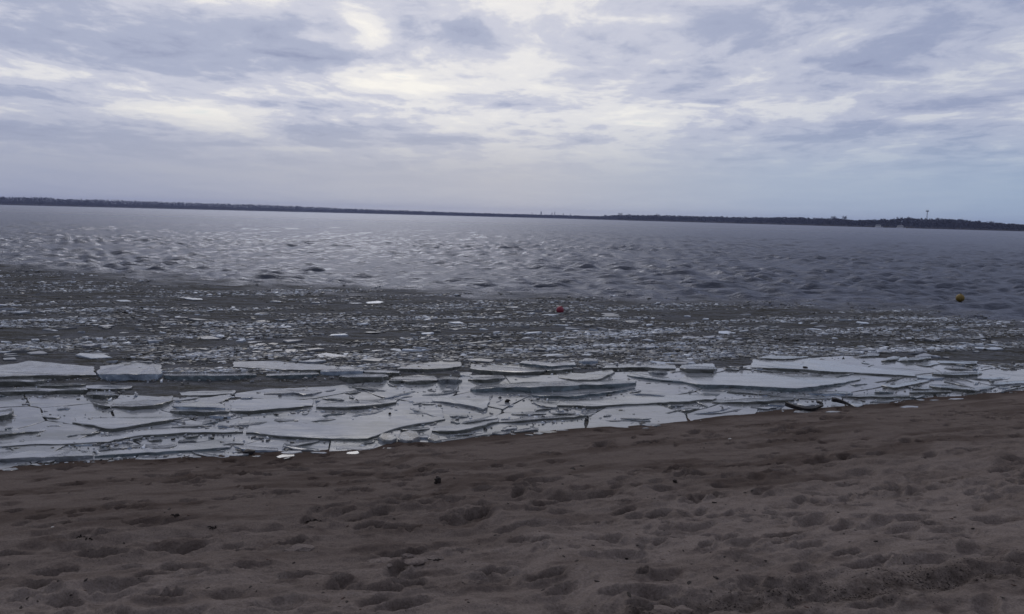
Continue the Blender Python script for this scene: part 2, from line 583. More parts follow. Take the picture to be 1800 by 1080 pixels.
def dent(cx, cy, lx, ly, yaw, depth, rim=0.35, flat=1.4):
    """Foot mark: soft hollow with a pushed-up rim."""
    global Z
    r0 = math.hypot(cx, cy)
    a0 = math.atan2(cx, cy)
    reach = 2.4 * max(lx, ly)
    i0, i1 = np.searchsorted(rr, r0 - reach), np.searchsorted(rr, r0 + reach)
    da = reach / max(r0, 0.5)
    j0, j1 = np.searchsorted(aa, a0 - da), np.searchsorted(aa, a0 + da)
    if i1 <= i0 or j1 <= j0:
        return
    dx, dy = X[i0:i1, j0:j1] - cx, Y[i0:i1, j0:j1] - cy
    c, s = math.cos(yaw), math.sin(yaw)
    u, v = (dx * c + dy * s) / lx, (-dx * s + dy * c) / ly
    wob = 1 + 0.42 * perlin(dx * 7 + cx * 3, dy * 7 + cy * 5) + 0.30 * perlin(dx * 17 + cx, dy * 17 + cy)
    q = np.sqrt(u * u + v * v) * wob
    Z[i0:i1, j0:j1] += -depth * np.exp(-np.power(q, 2.0 * flat)) + depth * rim * np.exp(-((q - 1.35) / 0.38) ** 2)


# foot marks that can be singled out in the picture: x, y, width in pixels, depth
MARKS = [(330, 965, 62, .050), (512, 957, 52, .055), (180, 978, 72, .045), (85, 1003, 66, .035), (205, 1030, 96, .035), (285, 1047, 60, .045),
         (110, 1056, 70, .035), (650, 928, 50, .055), (722, 934, 34, .05), (838, 906, 56, .06), (965, 886, 64, .06), (420, 968, 44, .04),
         (560, 925, 40, .035), (1100, 884, 40, .045), (1060, 863, 40, .04), (960, 798, 34, .035), (845, 808, 22, .03), (1060, 783, 60, .035),
         (1140, 780, 42, .04), (1510, 872, 40, .05), (1565, 862, 34, .045), (1430, 913, 80, .035), (1160, 902, 50, .035), (1040, 925, 36, .035),
         (1240, 958, 40, .03), (1380, 943, 50, .04), (950, 955, 50, .035), (810, 972, 38, .03), (870, 1005, 64, .035), (960, 1018, 90, .035),
         (1130, 1010, 30, .035), (1560, 980, 34, .03), (1625, 895, 32, .03), (1640, 922, 32, .03), (1350, 1025, 40, .03), (760, 1035, 70, .03),
         (600, 1020, 60, .03), (450, 1000, 60, .03), (700, 1000, 60, .03), (1280, 945, 46, .03), (1660, 950, 60, .03), (1250, 868, 40, .04)]
for mx, my, mw, dp in MARKS:
    p = on_sand(mx, my)
    d = math.hypot(p.x, p.y)
    L = mw / F_PX * d * 0.43
    dent(p.x, p.y, L * 1.1, L * random.uniform(0.40, 0.65), random.gauss(0.3, 0.35), dp * 2.3, random.uniform(0.15, 0.35), 1.7)
for _ in range(780):
    a = random.uniform(-fr, fr)
    r = math.sqrt(random.uniform(3.4 ** 2, 14.5 ** 2))
    cx, cy = r * math.sin(a), r * math.cos(a)
    s = float(inland(np.float64(cx), np.float64(cy)))
    if s < 0.25:
        continue
    soft = min(1, max(0, (s - 1.5) / 2.0))
    if soft < 0.3 and random.random() < 0.45:
        continue
    L = random.uniform(0.030, 0.070) * (0.75 + 0.5 * soft)
    dent(cx, cy, L * random.uniform(1.2, 2.6), L * 0.85, random.gauss(0.35, 0.4), random.uniform(0.018, 0.064) * (0.5 + 0.8 * soft), random.uniform(0.05, 0.3), 1.8)


for _ in range(2600):                       # small sharp scuffs and toe marks
    a = random.uniform(-fr, fr)
    r = math.sqrt(random.uniform(3.6 ** 2, 15 ** 2))
    cx, cy = r * math.sin(a), r * math.cos(a)
    s = float(inland(np.float64(cx), np.float64(cy)))
    if s < 0.15 or float(perlin(np.float64((cx * _t[0] + cy * _t[1]) * 0.35 + 3), np.float64(s * 1.3))) < 0.0:
        continue
    L = random.uniform(0.025, 0.06)
    dent(cx, cy, L * random.uniform(1.0, 2.4), L, random.uniform(-0.3, 1.0), random.uniform(0.018, 0.050), random.uniform(0.1, 0.4), 2.2)


def groove(pxs, width, depth, berm):
    """A rut or little step that runs over the sand."""
    global Z
    pts = np.array([tuple(on_sand(*q))[:2] for q in pxs])
    best = np.full(X.shape, 1e9)
    side = np.zeros(X.shape)
    fade = np.zeros(X.shape)
    for k in range(len(pts) - 1):
        a, b = pts[k], pts[k + 1]
        ab = b - a
        t = np.clip(((X - a[0]) * ab[0] + (Y - a[1]) * ab[1]) / (ab @ ab), 0, 1)
        dx, dy = X - a[0] - t * ab[0], Y - a[1] - t * ab[1]
        d = np.hypot(dx, dy)
        sd = np.sign(ab[0] * dy - ab[1] * dx)
        m = d < best
        best[m], side[m] = d[m], sd[m]
    global groove_d
    groove_d = best + 0.08 * fbm(X * 3, Y * 3, 3)
    d = best * side + 0.10 * fbm(X * 1.6, Y * 1.6, 3)
    mod = 0.65 + 0.7 * fbm(X * 2.1 + 4, Y * 2.1, 3)
    Z += -depth * mod * np.exp(-(d / width) ** 2) + berm * mod * np.exp(-((d + 1.9 * width) / (0.9 * width)) ** 2)


groove([(-200, 992), (0, 972), (160, 955), (330, 940), (480, 925), (600, 908), (760, 893), (900, 878), (1080, 864)], 0.12, 0.075, 0.030)
groove([(-200, 1040), (0, 1015), (200, 992), (420, 972), (640, 950), (900, 925), (1150, 905)], 0.09, 0.030, 0.015)
groove([(700, 838), (900, 822), (1100, 806), (1300, 790), (1500, 772), (1800, 745)], 0.12, 0.028, 0.012)
groove([(1290, 853), (1380, 845), (1500, 836), (1640, 824), (1790, 812)], 0.11, 0.060, 0.015)
groove([(980, 1100), (1120, 1082), (1250, 1062), (1400, 1047), (1520, 1037), (1640, 1021), (1800, 1004), (2000, 985)], 0.12, 0.075, 0.035)
dirt = 0.85 * np.exp(-(groove_d / 0.24) ** 2)
wet = (1 - sstep(0.05, 0.55, S + 0.30 * fbm(X * 1.1, Y * 1.1, 3))) * 0.55
damp_band = 1 - sstep(2.4, 4.8, S + 1.5 * fbm(TA * 0.35, TB * 0.9, 4))
streaks = sstep(-0.05, 0.35, fbm(TA * 0.5 + 3, TB * 2.4, 4, 0.6))
wet = np.clip(wet + damp_band * (0.48 + 0.30 * streaks) + 0.22 * streaks * (1 - damp_band), 0, 1)
sand_me = grid_mesh('sand', np.stack([X, Y, Z], -1))
add_attr(sand_me, 'wet', wet)
add_attr(sand_me, 'dirt', dirt)
tag(link('beach_ground', sand_me, [M_SAND]), 'grey brown trodden sand beach in front of the ice', kind='structure')


def sand_z(x, y):
    """Height of the finished sand at a point."""
    r, a = math.hypot(x, y), math.atan2(x, y)
    i = int(np.clip(np.searchsorted(rr, r), 1, len(rr) - 1))
    j = int(np.clip(np.searchsorted(aa, a), 1, len(aa) - 1))
    u = (r - rr[i - 1]) / (rr[i] - rr[i - 1])
    v = (a - aa[j - 1]) / (aa[j] - aa[j - 1])
    return float((Z[i - 1, j - 1] * (1 - v) + Z[i - 1, j] * v) * (1 - u) + (Z[i, j - 1] * (1 - v) + Z[i, j] * v) * u)


def put_on_sand(px, py):
    p = on_sand(px, py)
    return Vector((p.x, p.y, sand_z(p.x, p.y)))


# ------------------------------------------------------------------ lake
EDGE_PX = [(-500, 455), (-200, 458), (0, 466), (100, 476), (230, 487), (420, 499), (600, 506), (760, 512), (900, 517), (1010, 522), (1130, 528),
           (1300, 531), (1420, 533), (1520, 540), (1640, 548), (1720, 556), (1800, 566), (2000, 582), (2400, 600)]
EW = np.array([tuple(at(x, y))[:2] for x, y in EDGE_PX])
E_AZ = np.arctan2(EW[:, 0], EW[:, 1])
E_R = np.hypot(EW[:, 0], EW[:, 1])
SH_AZ = np.arctan2(SH[:, 0], SH[:, 1])
SH_R = np.hypot(SH[:, 0], SH[:, 1])


def ice_edge_r(a):
    return np.interp(a, E_AZ, E_R)


dep = np.concatenate([np.linspace(520, 190, 100)[:-1], np.linspace(190, 60, 400)[:-1], np.linspace(60, 8, 300)[:-1], np.linspace(8, 1.0, 60)])
rw = CAM_H * F_PX / dep
rw = np.concatenate([np.array([1.0, 4.0, 6.0]), rw, np.array([6000.0, 12000.0, 24000.0])])
fw = math.radians(36)
aw = np.concatenate([np.linspace(-math.pi, -fw, 40)[:-1], np.linspace(-fw, fw, 540), np.linspace(fw, math.pi, 40)[1:]])
WR, WA = np.meshgrid(rw, aw, indexing='ij')
WX, WY = WR * np.sin(WA), WR * np.cos(WA)
space = np.gradient(rw)[:, None] * np.ones_like(WA)
er = ice_edge_r(WA)
ragged = 0.10 * fbm(WX * 0.35, WY * 0.5, 3) * er
ragged = ragged + 0.05 * fbm(WX * 1.1 + 8, WY * 1.6, 3) * er
slush = 1 - sstep(-0.10 * er, 0.09 * er, WR - er + ragged)
WZ = np.zeros_like(WX)
warps = [0.9 * perlin(WX / q + 3.1 * i, WY / q - 1.7 * i) for i, q in enumerate((1.8, 3.5, 7.0, 15.0, 30.0))]
for k in range(64):
    lam = 0.5 * (7.0 / 0.5) ** random.random()
    th = math.radians(random.gauss(6, 30))
    kx, ky = math.sin(th) * 2 * math.pi / lam, math.cos(th) * 2 * math.pi / lam
    amp = (0.0088 if lam < 2.6 else 0.0062) * lam ** 0.74
    wgt = sstep(1.6, 3.2, lam / space)
    if lam > 2.6:
        wgt = wgt * sstep(24.0 * lam, 46.0 * lam, WR)
    wp = warps[int(np.clip(round(math.log(lam / 0.6, 2)), 0, 4))]
    WZ += wgt * amp * np.sin(kx * WX + ky * WY + random.uniform(0, 6.28) + wp * random.uniform(0.8, 2.0))
gust = 0.85 + 0.5 * fbm(WX * 0.05 + 3, WY * 0.09, 3)
WZ = WZ * gust
WZ = 0.15 * np.tanh(WZ / 0.15)
WZ = WZ + 2.4 * np.maximum(WZ, 0) ** 2
grow = sstep(20, 45, WR)
WZ *= (0.85 + 0.8 * grow) * (1 - 0.72 * slush) * sstep(0.4, 4.0, -inland(WX, WY))
wat_me = grid_mesh('lake', np.stack([WX, WY, WZ], -1))
add_attr(wat_me, 'slush', slush)
add_attr(wat_me, 'rough', 0.23 + 0.09 * sstep(40, 600, WR))
tag(link('lake_water', wat_me, [M_WATER]), 'choppy grey lake water with brown slush near the shore', kind='structure')


def water_z(x, y):
    r, a = np.hypot(x, y), np.arctan2(x, y)
    i = np.clip(np.searchsorted(rw, r), 1, len(rw) - 1)
    j = np.clip(np.searchsorted(aw, a), 1, len(aw) - 1)
    return WZ[i, j]


# ------------------------------------------------------------------ ice plates by the shore
def resample(pts, step):
    out = []
    n = len(pts)
    for i in range(n):
        a, b = pts[i], pts[(i + 1) % n]
        k = max(1, int((b - a).length / step))
        for q in range(k):
            out.append(a.lerp(b, q / k))
    return out


def slab_object(name, top, thick, edge='dark', speckled=False, step=0.06, jag=0.012, chamfer=0.006):
    """Broken ice plate: ragged outline, chipped rim, uneven broken side."""
    pts = resample(top, step)
    n = len(pts)
    c = sum(pts, Vector()) / n
    seed = random.uniform(0, 100)
    out = []
    for i, p in enumerate(pts):
        q = p.copy()
        wob = 0.035 * min(1.0, (p - c).length)
        q.x += wob * float(perlin(np.float64(p.x * 1.7 + seed), np.float64(p.y * 2.2 + 5)))
        q.y += wob * float(perlin(np.float64(p.x * 1.7 + 9), np.float64(p.y * 2.2 + seed)))
        q.x += jag * 1.3 * (float(perlin(np.float64(p.x * 4 + seed), np.float64(p.y * 4))) * 2 + random.uniform(-.55, .55))
        q.y += jag * 1.6 * (float(perlin(np.float64(p.x * 4), np.float64(p.y * 4 + seed))) * 2 + random.uniform(-.55, .55))
        out.append(q)
    verts, faces, mi = [], [], []
    for p in out:                                     # chipped rim, a little inside
        d = (c - p)
        d.z = 0
        d = d.normalized() * chamfer * random.uniform(0.6, 2.2) if d.length > 0 else d
        verts.append(p + d)
    for p in out:
        verts.append(p + Vector((0, 0, -chamfer * random.uniform(0.3, 1.3))))
    for p in out:
        d = p - c
        d.z = 0
        d = d.normalized()
        verts.append(p + d * random.uniform(-0.014, 0.010) + Vector((0, 0, -thick * random.uniform(0.4, 0.6))))
    for p in out:
        d = p - c
        d.z = 0
        d = d.normalized()
        verts.append(p + d * random.uniform(-0.03, 0.006) + Vector((0, 0, -thick * random.uniform(0.93, 1.07))))
    faces.append(list(range(n)))
    mi.append(0)
    for ring in range(3):
        for i in range(n):
            j = (i + 1) % n
            a, b = ring * n, (ring + 1) * n
            faces.append([a + i, b + i, b + j, a + j])
            mi.append(0 if ring == 0 else 1)
    faces.append(list(range(4 * n - 1, 3 * n - 1, -1)))
    mi.append(1)
    org = Vector((c.x, c.y, c.z - thick))
    me = bpy.data.meshes.new(name)
    me.from_pydata([v - org for v in verts], [], faces)
    bm = bmesh.new()
    bm.from_mesh(me)
    bmesh.ops.recalc_face_normals(bm, faces=bm.faces)
    bm.to_mesh(me)
    bm.free()
    me.materials.append(M_TOPS if speckled else M_TOP)
    me.materials.append(M_EDGE[edge])
    me.polygons.foreach_set('material_index', mi)
    o = bpy.data.objects.new(name, me)
    o.location = org
    COL.objects.link(o)
    return o


def px_per_m(x, y):
    p = at(x, y)
    return F_PX / math.hypot(p.x, p.y)


def raised_slab(front, strip, dy, edge, label=None, group=None, speckled=False, hb=None, cat='ice slab', name='ice_slab'):
    """Plate whose broken edge faces the beach; front edge given as picture points, strip is how much edge shows."""
    mx, my = front[len(front) // 2]
    k = px_per_m(mx, my)
    hf = 0.022 + strip * 0.72 / k
    mid = at(mx, my)
    s = float(inland(np.float64(mid.x), np.float64(mid.y)))
    if s > -0.2:
        hf += max(0, SLOPE * s)
    if hb is None:
        hb = min(hf - 0.02, 0.016)
    hb = max(hb, hf - 0.16)
    n = len(front)
    top = []
    nf = max(5, int(abs(front[-1][0] - front[0][0]) / 14))
    sd = random.uniform(0, 50)
    for i in range(nf + 1):
        u = i / nf * (n - 1)
        j = min(n - 2, int(u))
        f = u - j
        x = front[j][0] * (1 - f) + front[j + 1][0] * f
        y = front[j][1] * (1 - f) + front[j + 1][1] * f
        t = i / nf
        tap = 0.45 + 0.55 * min(1, min(t, 1 - t) / 0.16)
        nz = 1.0 + 0.5 * float(perlin(np.float64(t * 5 + sd), np.float64(sd)))
        hh = 0.02 + (hf - 0.02) * min(1.25, tap * nz) if s < -0.2 else hf
        top.append(at(x, y + 1.2 * float(perlin(np.float64(x * 0.05), np.float64(sd + 7))), hh))
    dense = []
    m = max(4, int(abs(front[-1][0] - front[0][0]) / 26))
    for i in range(m):
        t = i / (m - 1)
        u = t * (n - 1)
        j = min(n - 2, int(u))
        f = u - j
        x = front[j][0] * (1 - f) + front[j + 1][0] * f
        y = front[j][1] * (1 - f) + front[j + 1][1] * f
        cxm = (front[0][0] + front[-1][0]) / 2
        x = cxm + (x - cxm) * random.uniform(0.93, 1.0)
        bow = 0.45 + 0.55 * math.sin(math.pi * min(1, max(0, 0.12 + 0.76 * t)))
        dense.append(at(x + random.uniform(-4, 4), y - dy * bow * random.uniform(0.8, 1.1), hb))
    top += dense[::-1]
    o = slab_object(name, top, hf + 0.05 if s < 0 else 0.05 + strip / k, edge, speckled)
    if label:
        tag(o, label, cat, group)
    return o


# flat plates that fill the strip along the shore
TOP_PX = [(-300, 712), (0, 692), (150, 694), (230, 694), (345, 702), (460, 684), (600, 678), (680, 668), (760, 672), (830, 660), (960, 660), (1080, 654),
          (1200, 652), (1300, 645), (1400, 632), (1480, 625), (1560, 630), (1640, 634), (1720, 640), (1800, 650), (2100, 664)]
tpx = np.array(TOP_PX, float)
spx = np.array(SHORE_PX, float)


def strip_point(u, v):
    x = -160 + u * 2130
    yt = np.interp(x, tpx[:, 0], tpx[:, 1])
    yb = np.interp(x, spx[:, 0], spx[:, 1]) + 5
    dt, db = yt - (358.5 + 0.0253 * x), yb - (358.5 + 0.0253 * x)
    d = 1.0 / ((1 - v) / dt + v / db)                # even steps on the ground
    return x, (358.5 + 0.0253 * x) + d


def clip_poly(poly, a, b):
    """Keep the part of the polygon nearer to a than to b."""
    m = ((a[0] + b[0]) / 2, (a[1] + b[1]) / 2)
    nx, ny = b[0] - a[0], b[1] - a[1]
    out = []
    for i in range(len(poly)):
        p, q = poly[i], poly[(i + 1) % len(poly)]
        dp = (p[0] - m[0]) * nx + (p[1] - m[1]) * ny
        dq = (q[0] - m[0]) * nx + (q[1] - m[1]) * ny
        if dp <= 0:
            out.append(p)
        if dp * dq < 0:
            t = dp / (dp - dq)
            out.append((p[0] + t * (q[0] - p[0]), p[1] + t * (q[1] - p[1])))
    return out


AS = 5.5
seeds = []
for r in range(4):
    for cidx in range(13):
        seeds.append((AS * (cidx + 0.5 * (r % 2) + random.uniform(0.05, 0.95)) / 13.5, (r + random.uniform(0.1, 0.9)) / 4))
for i, a in enumerate(seeds):
    poly = [(0, 0), (AS, 0), (AS, 1), (0, 1)]
    for j, b in enumerate(seeds):
        if i != j and poly:
            poly = clip_poly(poly, a, b)
    if len(poly) < 3:
        continue
    cx = sum(p[0] for p in poly) / len(poly)
    cy = sum(p[1] for p in poly) / len(poly)
    zt = random.uniform(0.012, 0.030)
    tilt = (random.uniform(-0.004, 0.004), random.uniform(-0.006, 0.010))
    c0 = at(*strip_point(cx / AS, cy), zt)
    fine = []
    for k in range(len(poly)):
        p, q = poly[k], poly[(k + 1) % len(poly)]
        for e in range(4):
            fine.append((p[0] + (q[0] - p[0]) * e / 4, p[1] + (q[1] - p[1]) * e / 4))
    top = []
    for p in fine:
        g = at(*strip_point(p[0] / AS, p[1]), zt)
        d = c0 - g
        g = g + d.normalized() * min(0.012, d.length * 0.1)
        g.z += (g.x - c0.x) * tilt[0] + (g.y - c0.y) * tilt[1]
        top.append(g)
    o = slab_object('ice_sheet', top, 0.07, 'dark', False, 0.16, 0.012, 0.004)
    tag(o, 'flat wet grey ice sheet lying level between the raised slabs along the beach', 'ice sheet', 'level ice sheets along the beach')

THIN = 'thin pale ice shard lying among the bigger slabs along the shore'
GTHIN = 'thin ice shards between the slabs'
SLABS = [
    # front edge in picture points, edge height, reach back, edge look, label, speckled
    ([(0 - 60, 663), (0, 662), (75, 660), (168, 659)], 7, 26, 'dark', 'speckled grey ice slab at the left picture edge behind the dark water band', True),
    ([(170, 657), (200, 658), (250, 658), (284, 657)], 10, 22, 'blue', 'slab with a long pale blue front edge at left, beyond the dark water band', True),
    ([(286, 660), (340, 661), (400, 660), (452, 659)], 7, 5, 'teal', 'low dark bluish slab right of the pale blue edged one', False),
    ([(468, 660), (520, 659), (560, 657)], 6, 6, 'teal', 'short bluish slab with frost lump on its left end, beyond the dark band', False),
    ([(562, 653), (600, 653), (640, 652)], 9, 8, 'blue', 'bright blue edged slab left of centre, beyond the dark band', False),
    ([(410, 645), (500, 650), (590, 650)], 4, 14, 'dark', 'speckled pale plate behind the dark oval pool at left', True),
    ([(-50, 670), (60, 671), (82, 668)], 8, 6, 'dark', 'narrow dark edged slab in the black band at the left picture edge', False),
    ([(60, 677), (100, 678), (152, 676)], 6, 4, 'dark', 'thin dark slab in the middle of the black band at left', False),
    ([(-50, 690), (30, 688), (90, 687), (155, 685)], 8, 8, 'dark', 'pale slab with dark front edge at far left below the black band', False),
    ([(133, 683), (190, 684), (232, 682)], 2, 7, 'dark', 'small white topped floe in the black band at left', False),
    ([(152, 693), (180, 694), (205, 694)], 9, 7, 'dark', 'short blocky dark edged slab below the black band at left', False),
    ([(163, 708), (178, 713), (195, 714)], 7, 8, 'dark', 'dark edged corner piece left of the long dark edged slab', False),
    ([(196, 714), (240, 715), (280, 711), (303, 702)], 9, 12, 'dark', 'long dark edged slab with speckled top left of the pale blue ledge', True),
    ([(-60, 735), (0, 731), (15, 728), (24, 722)], 12, 12, 'dark', 'thick dark edge of a slab cut off by the left picture edge', False),
    ([(-60, 765), (0, 763), (40, 760), (80, 757)], 7, 15, 'dark', 'low dark edged slab at the left picture edge near the sand', False),
    ([(76, 751), (112, 748)], 3, 8, 'dark', THIN, False),
    ([(127, 743), (160, 747), (193, 754), (230, 750), (300, 737), (326, 733)], 8, 20, 'dark', 'slab with a pointed front corner and long dark edge at left', False),
    ([(-60, 786), (80, 781), (190, 777), (202, 774), (240, 766), (330, 760), (428, 759)], 4, 17, 'dark', 'very long plate whose thin edge runs from the left picture edge', False),
    ([(430, 760), (500, 766), (560, 771), (645, 772), (665, 764), (700, 751), (740, 743), (780, 737)], 6, 50, 'dark', 'large smooth plate with curved edge above the rounded blocks', False),
    ([(-60, 809), (60, 805), (110, 803), (165, 801)], 9, 18, 'grey', 'front slab on the sand at the left picture edge with grey edge', False),
    ([(167, 801), (230, 797), (300, 793), (370, 790), (405, 786)], 6, 12, 'teal', 'long bluish front slab resting on the sand at left', False),
    ([(335, 795), (365, 803), (398, 806), (402, 800)], 2, 6, 'dark', 'thin tilted plate sloping onto the sand over a dark gap', False),
    ([(410, 784), (430, 790), (490, 792)], 5, 7, 'blue', 'small bluish slab beside the black wood block on the sand', False),
    ([(495, 783), (510, 788), (562, 793)], 4, 7, 'grey', 'narrow frosted slab at the sand right of the black block', False),
    ([(300, 722), (350, 723), (402, 723)], 9, 6, 'dark', 'dark slab lying under the pale blue ledge', False),
    ([(304, 714), (350, 716), (396, 717)], 7, 14, 'blue', 'slab with bright pale blue ledge left of centre', False),
    ([(404, 722), (450, 721), (500, 718), (552, 712)], 7, 26, 'dark', 'broad smooth plate with dark edge right of the pale blue ledge', False),
    ([(556, 716), (600, 716), (650, 713), (696, 707)], 7, 12, 'dark', 'slab with rounded dark edge left of the small dark pebble', False),
    ([(465, 693), (500, 692), (520, 690), (535, 695), (566, 689)], 5, 9, 'grey', 'low ragged frosted slab on the broad smooth plate', True),
    ([(318, 695), (365, 695), (412, 691)], 3, 8, 'dark', THIN, False),
    ([(302, 704), (330, 702), (352, 698)], 3, 6, 'dark', THIN, False),
    ([(366, 732), (405, 732)], 5, 5, 'blue', 'small blue edged slab below the bright pale blue ledge', False),
    ([(340, 727), (372, 728)], 3, 4, 'grey', THIN, False),
    ([(480, 739), (505, 740), (526, 738)], 4, 6, 'dark', THIN, False),
    ([(546, 741), (592, 737)], 3, 5, 'dark', THIN, False),
    ([(380, 749), (402, 751)], 4, 5, 'blue', THIN, False),
    ([(300, 751), (340, 749), (372, 748)], 3, 6, 'dark', THIN, False),
    ([(405, 748), (440, 746), (470, 742)], 3, 4, 'grey', THIN, False),
    ([(390, 782), (400, 780), (432, 779)], 3, 6, 'dark', THIN, False),
    ([(165, 792), (220, 787), (280, 784)], 2, 5, 'dark', THIN, False),
    ([(596, 662), (650, 663), (682, 661)], 13, 8, 'dark', 'thick dark slab edge left of centre joining the black band', False),
    ([(683, 669), (720, 670), (768, 668)], 8, 10, 'dark', 'dark slab with bluish rubble on top near the centre', True),
    ([(769, 667), (790, 667), (812, 668)], 12, 5, 'grey', 'frosted bluish grey ice block near the centre between two dark slabs', True),
    ([(823, 667), (860, 667), (887, 664)], 9, 7, 'dark', 'straight dark slab edge just behind the long blue green edge', False),
    ([(700, 648), (750, 649), (790, 647), (811, 643)], 5, 12, 'dark', 'pale speckled plate at the edge of the slush left of centre', True),
    ([(640, 654), (668, 655), (702, 655)], 5, 5, 'dark', 'narrow dark edged slab in front of the speckled plate', False),
    ([(826, 648), (870, 653), (920, 655), (960, 652)], 8, 13, 'dark', 'speckled white plate with dark edge above the long blue green edge', True),
    ([(961, 651), (985, 650), (1006, 648)], 6, 5, 'dark', 'short dark slab end right of the speckled white plate', False),
    ([(828, 684), (870, 682), (950, 680), (1050, 676), (1118, 673)], 13, 11, 'teal', 'longest slab with thick blue green broken edge right of centre', False),
    ([(935, 695), (1000, 697), (1060, 690), (1116, 683)], 6, 5, 'teal', 'bluish slab lying in front of the thick blue green edge', False),
    ([(760, 705), (790, 707), (830, 713), (852, 721), (859, 712), (862, 700)], 6, 14, 'grey', 'slab with crumbled frosty corner near the centre', False),
    ([(868, 695), (900, 696), (934, 696)], 2, 7, 'grey', THIN, False),
    ([(935, 708), (965, 716), (980, 717), (981, 713)], 3, 12, 'grey', 'white slab with rounded tip right of centre', False),
    ([(982, 713), (1060, 713), (1100, 711), (1200, 706), (1260, 700)], 6, 17, 'dark', 'wide plate with long straight dark edge right of the rounded tip', False),
    ([(880, 742), (950, 737), (1000, 733), (1042, 730)], 5, 8, 'dark', 'long narrow dark edged slab nearest the sand at centre right', False),
    ([(760, 757), (800, 758), (830, 752), (878, 740)], 8, 12, 'dark', 'curved dark edged slab right of the rounded blocks', False),
    ([(702, 754), (730, 757), (756, 754)], 4, 7, 'dark', 'small slab just behind the rounded blocks', False),
    ([(810, 745), (840, 740), (876, 734)], 4, 6, 'dark', THIN, False),
    ([(705, 727), (740, 727), (754, 726)], 2, 5, 'dark', THIN, False),
    ([(740, 709), (766, 710)], 3, 5, 'dark', THIN, False),
    ([(790, 732), (820, 733)], 3, 4, 'grey', THIN, False),
    ([(590, 789), (655, 790), (662, 782)], 2, 12, 'grey', 'flat white ice shelf on the sand left of the rounded blocks', False),
    ([(633, 781), (662, 775)], 4, 5, 'dark', THIN, False),
    ([(762, 779), (800, 773), (842, 766), (872, 763)], 2, 9, 'grey', 'flat white ice shelf on the sand right of the rounded blocks', False),
    ([(866, 762), (880, 763), (894, 760)], 4, 6, 'grey', THIN, False),
    ([(882, 756), (908, 752)], 4, 6, 'grey', THIN, False),
    ([(905, 760), (930, 757), (945, 755)], 4, 6, 'dark', THIN, False),
    ([(930, 752), (942, 756)], 3, 5, 'dark', THIN, False),
    ([(900, 728), (960, 727)], 3, 4, 'dark', THIN, False),
    ([(970, 727), (1012, 726)], 3, 4, 'dark', THIN, False),
    ([(980, 663), (1010, 668), (1050, 668), (1065, 661), (1081, 654)], 6, 13, 'dark', 'speckled plate with pointed dark edge behind the blue green slab', True),
    ([(1102, 660), (1150, 666), (1200, 671), (1222, 673)], 5, 12, 'teal', 'slab with slanting bluish edge right of the longest slab', False),
    ([(1140, 654), (1158, 655), (1173, 655)], 7, 6, 'grey', 'grey upright ice block right of centre at the edge of the slush', False),
    ([(1060, 647), (1130, 646), (1188, 648)], 5, 8, 'dark', 'dark edged slab at the edge of the slush below the red buoy', True),
    ([(915, 638), (970, 644), (1012, 641)], 6, 7, 'teal', 'dark bluish slab in the slush edge, nearest below the red buoy', False),
    ([(1018, 635), (1052, 635)], 6, 5, 'blue', 'small bright blue slab at the edge of the slush right of centre', False),
    ([(1170, 727), (1186, 723), (1202, 720)], 3, 7, 'dark', THIN, False),
    ([(1172, 714), (1200, 712)], 4, 6, 'grey', THIN, False),
    ([(1060, 731), (1075, 730)], 3, 4, 'dark', THIN, False),
    ([(1110, 739), (1142, 740)], 3, 4, 'dark', THIN, False),
    ([(1196, 647), (1215, 649), (1250, 650), (1260, 648)], 10, 11, 'dark', 'thick rounded block of ice with pale top right of centre', False),
    ([(1270, 649), (1300, 650)], 3, 6, 'dark', THIN, False),
    ([(1320, 646), (1380, 648), (1420, 650), (1500, 655), (1560, 658), (1612, 661)], 6, 22, 'dark', 'large flat plate at right with a long straight dark edge', False),
    ([(1196, 671), (1240, 677), (1290, 677), (1340, 680), (1400, 682), (1440, 679), (1512, 667)], 9, 26, 'teal', 'large plate with glowing blue green front edge at right', False),
    ([(1305, 661), (1340, 669), (1362, 674)], 3, 7, 'dark', THIN, False),
    ([(1278, 690), (1330, 692), (1372, 697)], 3, 6, 'dark', THIN, False),
    ([(1255, 707), (1330, 706), (1396, 702)], 7, 9, 'dark', 'brownish edged slab left of the black curved strips', False),
    ([(1216, 704), (1234, 710), (1246, 718)], 3, 6, 'grey', 'narrow upturned shard pointing at the sand left of the black strips', False),
    ([(1196, 722), (1230, 718)], 5, 6, 'dark', THIN, False),
    ([(1224, 730), (1280, 724), (1306, 719)], 3, 5, 'grey', 'long thin white shard lying on the sand edge at right', False),
    ([(1318, 715), (1345, 719), (1366, 716)], 3, 5, 'grey', THIN, False),
    ([(1350, 711), (1380, 712)], 4, 7, 'blue', THIN, False),
    ([(1400, 710), (1420, 714), (1438, 711)], 2, 9, 'grey', 'pale plate between the two black curved strips', False),
    ([(1497, 711), (1506, 716), (1516, 712)], 4, 10, 'grey', 'white rounded ice tip right of the black curved strips', False),
    ([(1420, 691), (1460, 692), (1500, 691)], 4, 5, 'blue', 'bluish slab just behind the black curved strips', False),
    ([(1390, 700), (1440, 701), (1470, 700)], 2, 6, 'dark', THIN, False),
    ([(1612, 663), (1640, 666), (1663, 663)], 3, 7, 'blue', 'frosted bluish slab end at the right tip of the large plate', False),
    ([(1548, 677), (1570, 682), (1600, 677), (1632, 670)], 4, 9, 'dark', 'slab with low pointed edge near the sand at right', False),
    ([(1635, 679), (1690, 684), (1722, 687)], 6, 7, 'dark', 'slab with slanting brown edge touching the sand at far right', False),
    ([(1598, 689), (1640, 690), (1674, 688)], 5, 5, 'dark', 'low slab on the sand edge at right', False),
    ([(1605, 683), (1640, 684)], 3, 4, 'dark', THIN, False),
    ([(1660, 671), (1700, 679), (1714, 684)], 2, 6, 'dark', THIN, False),
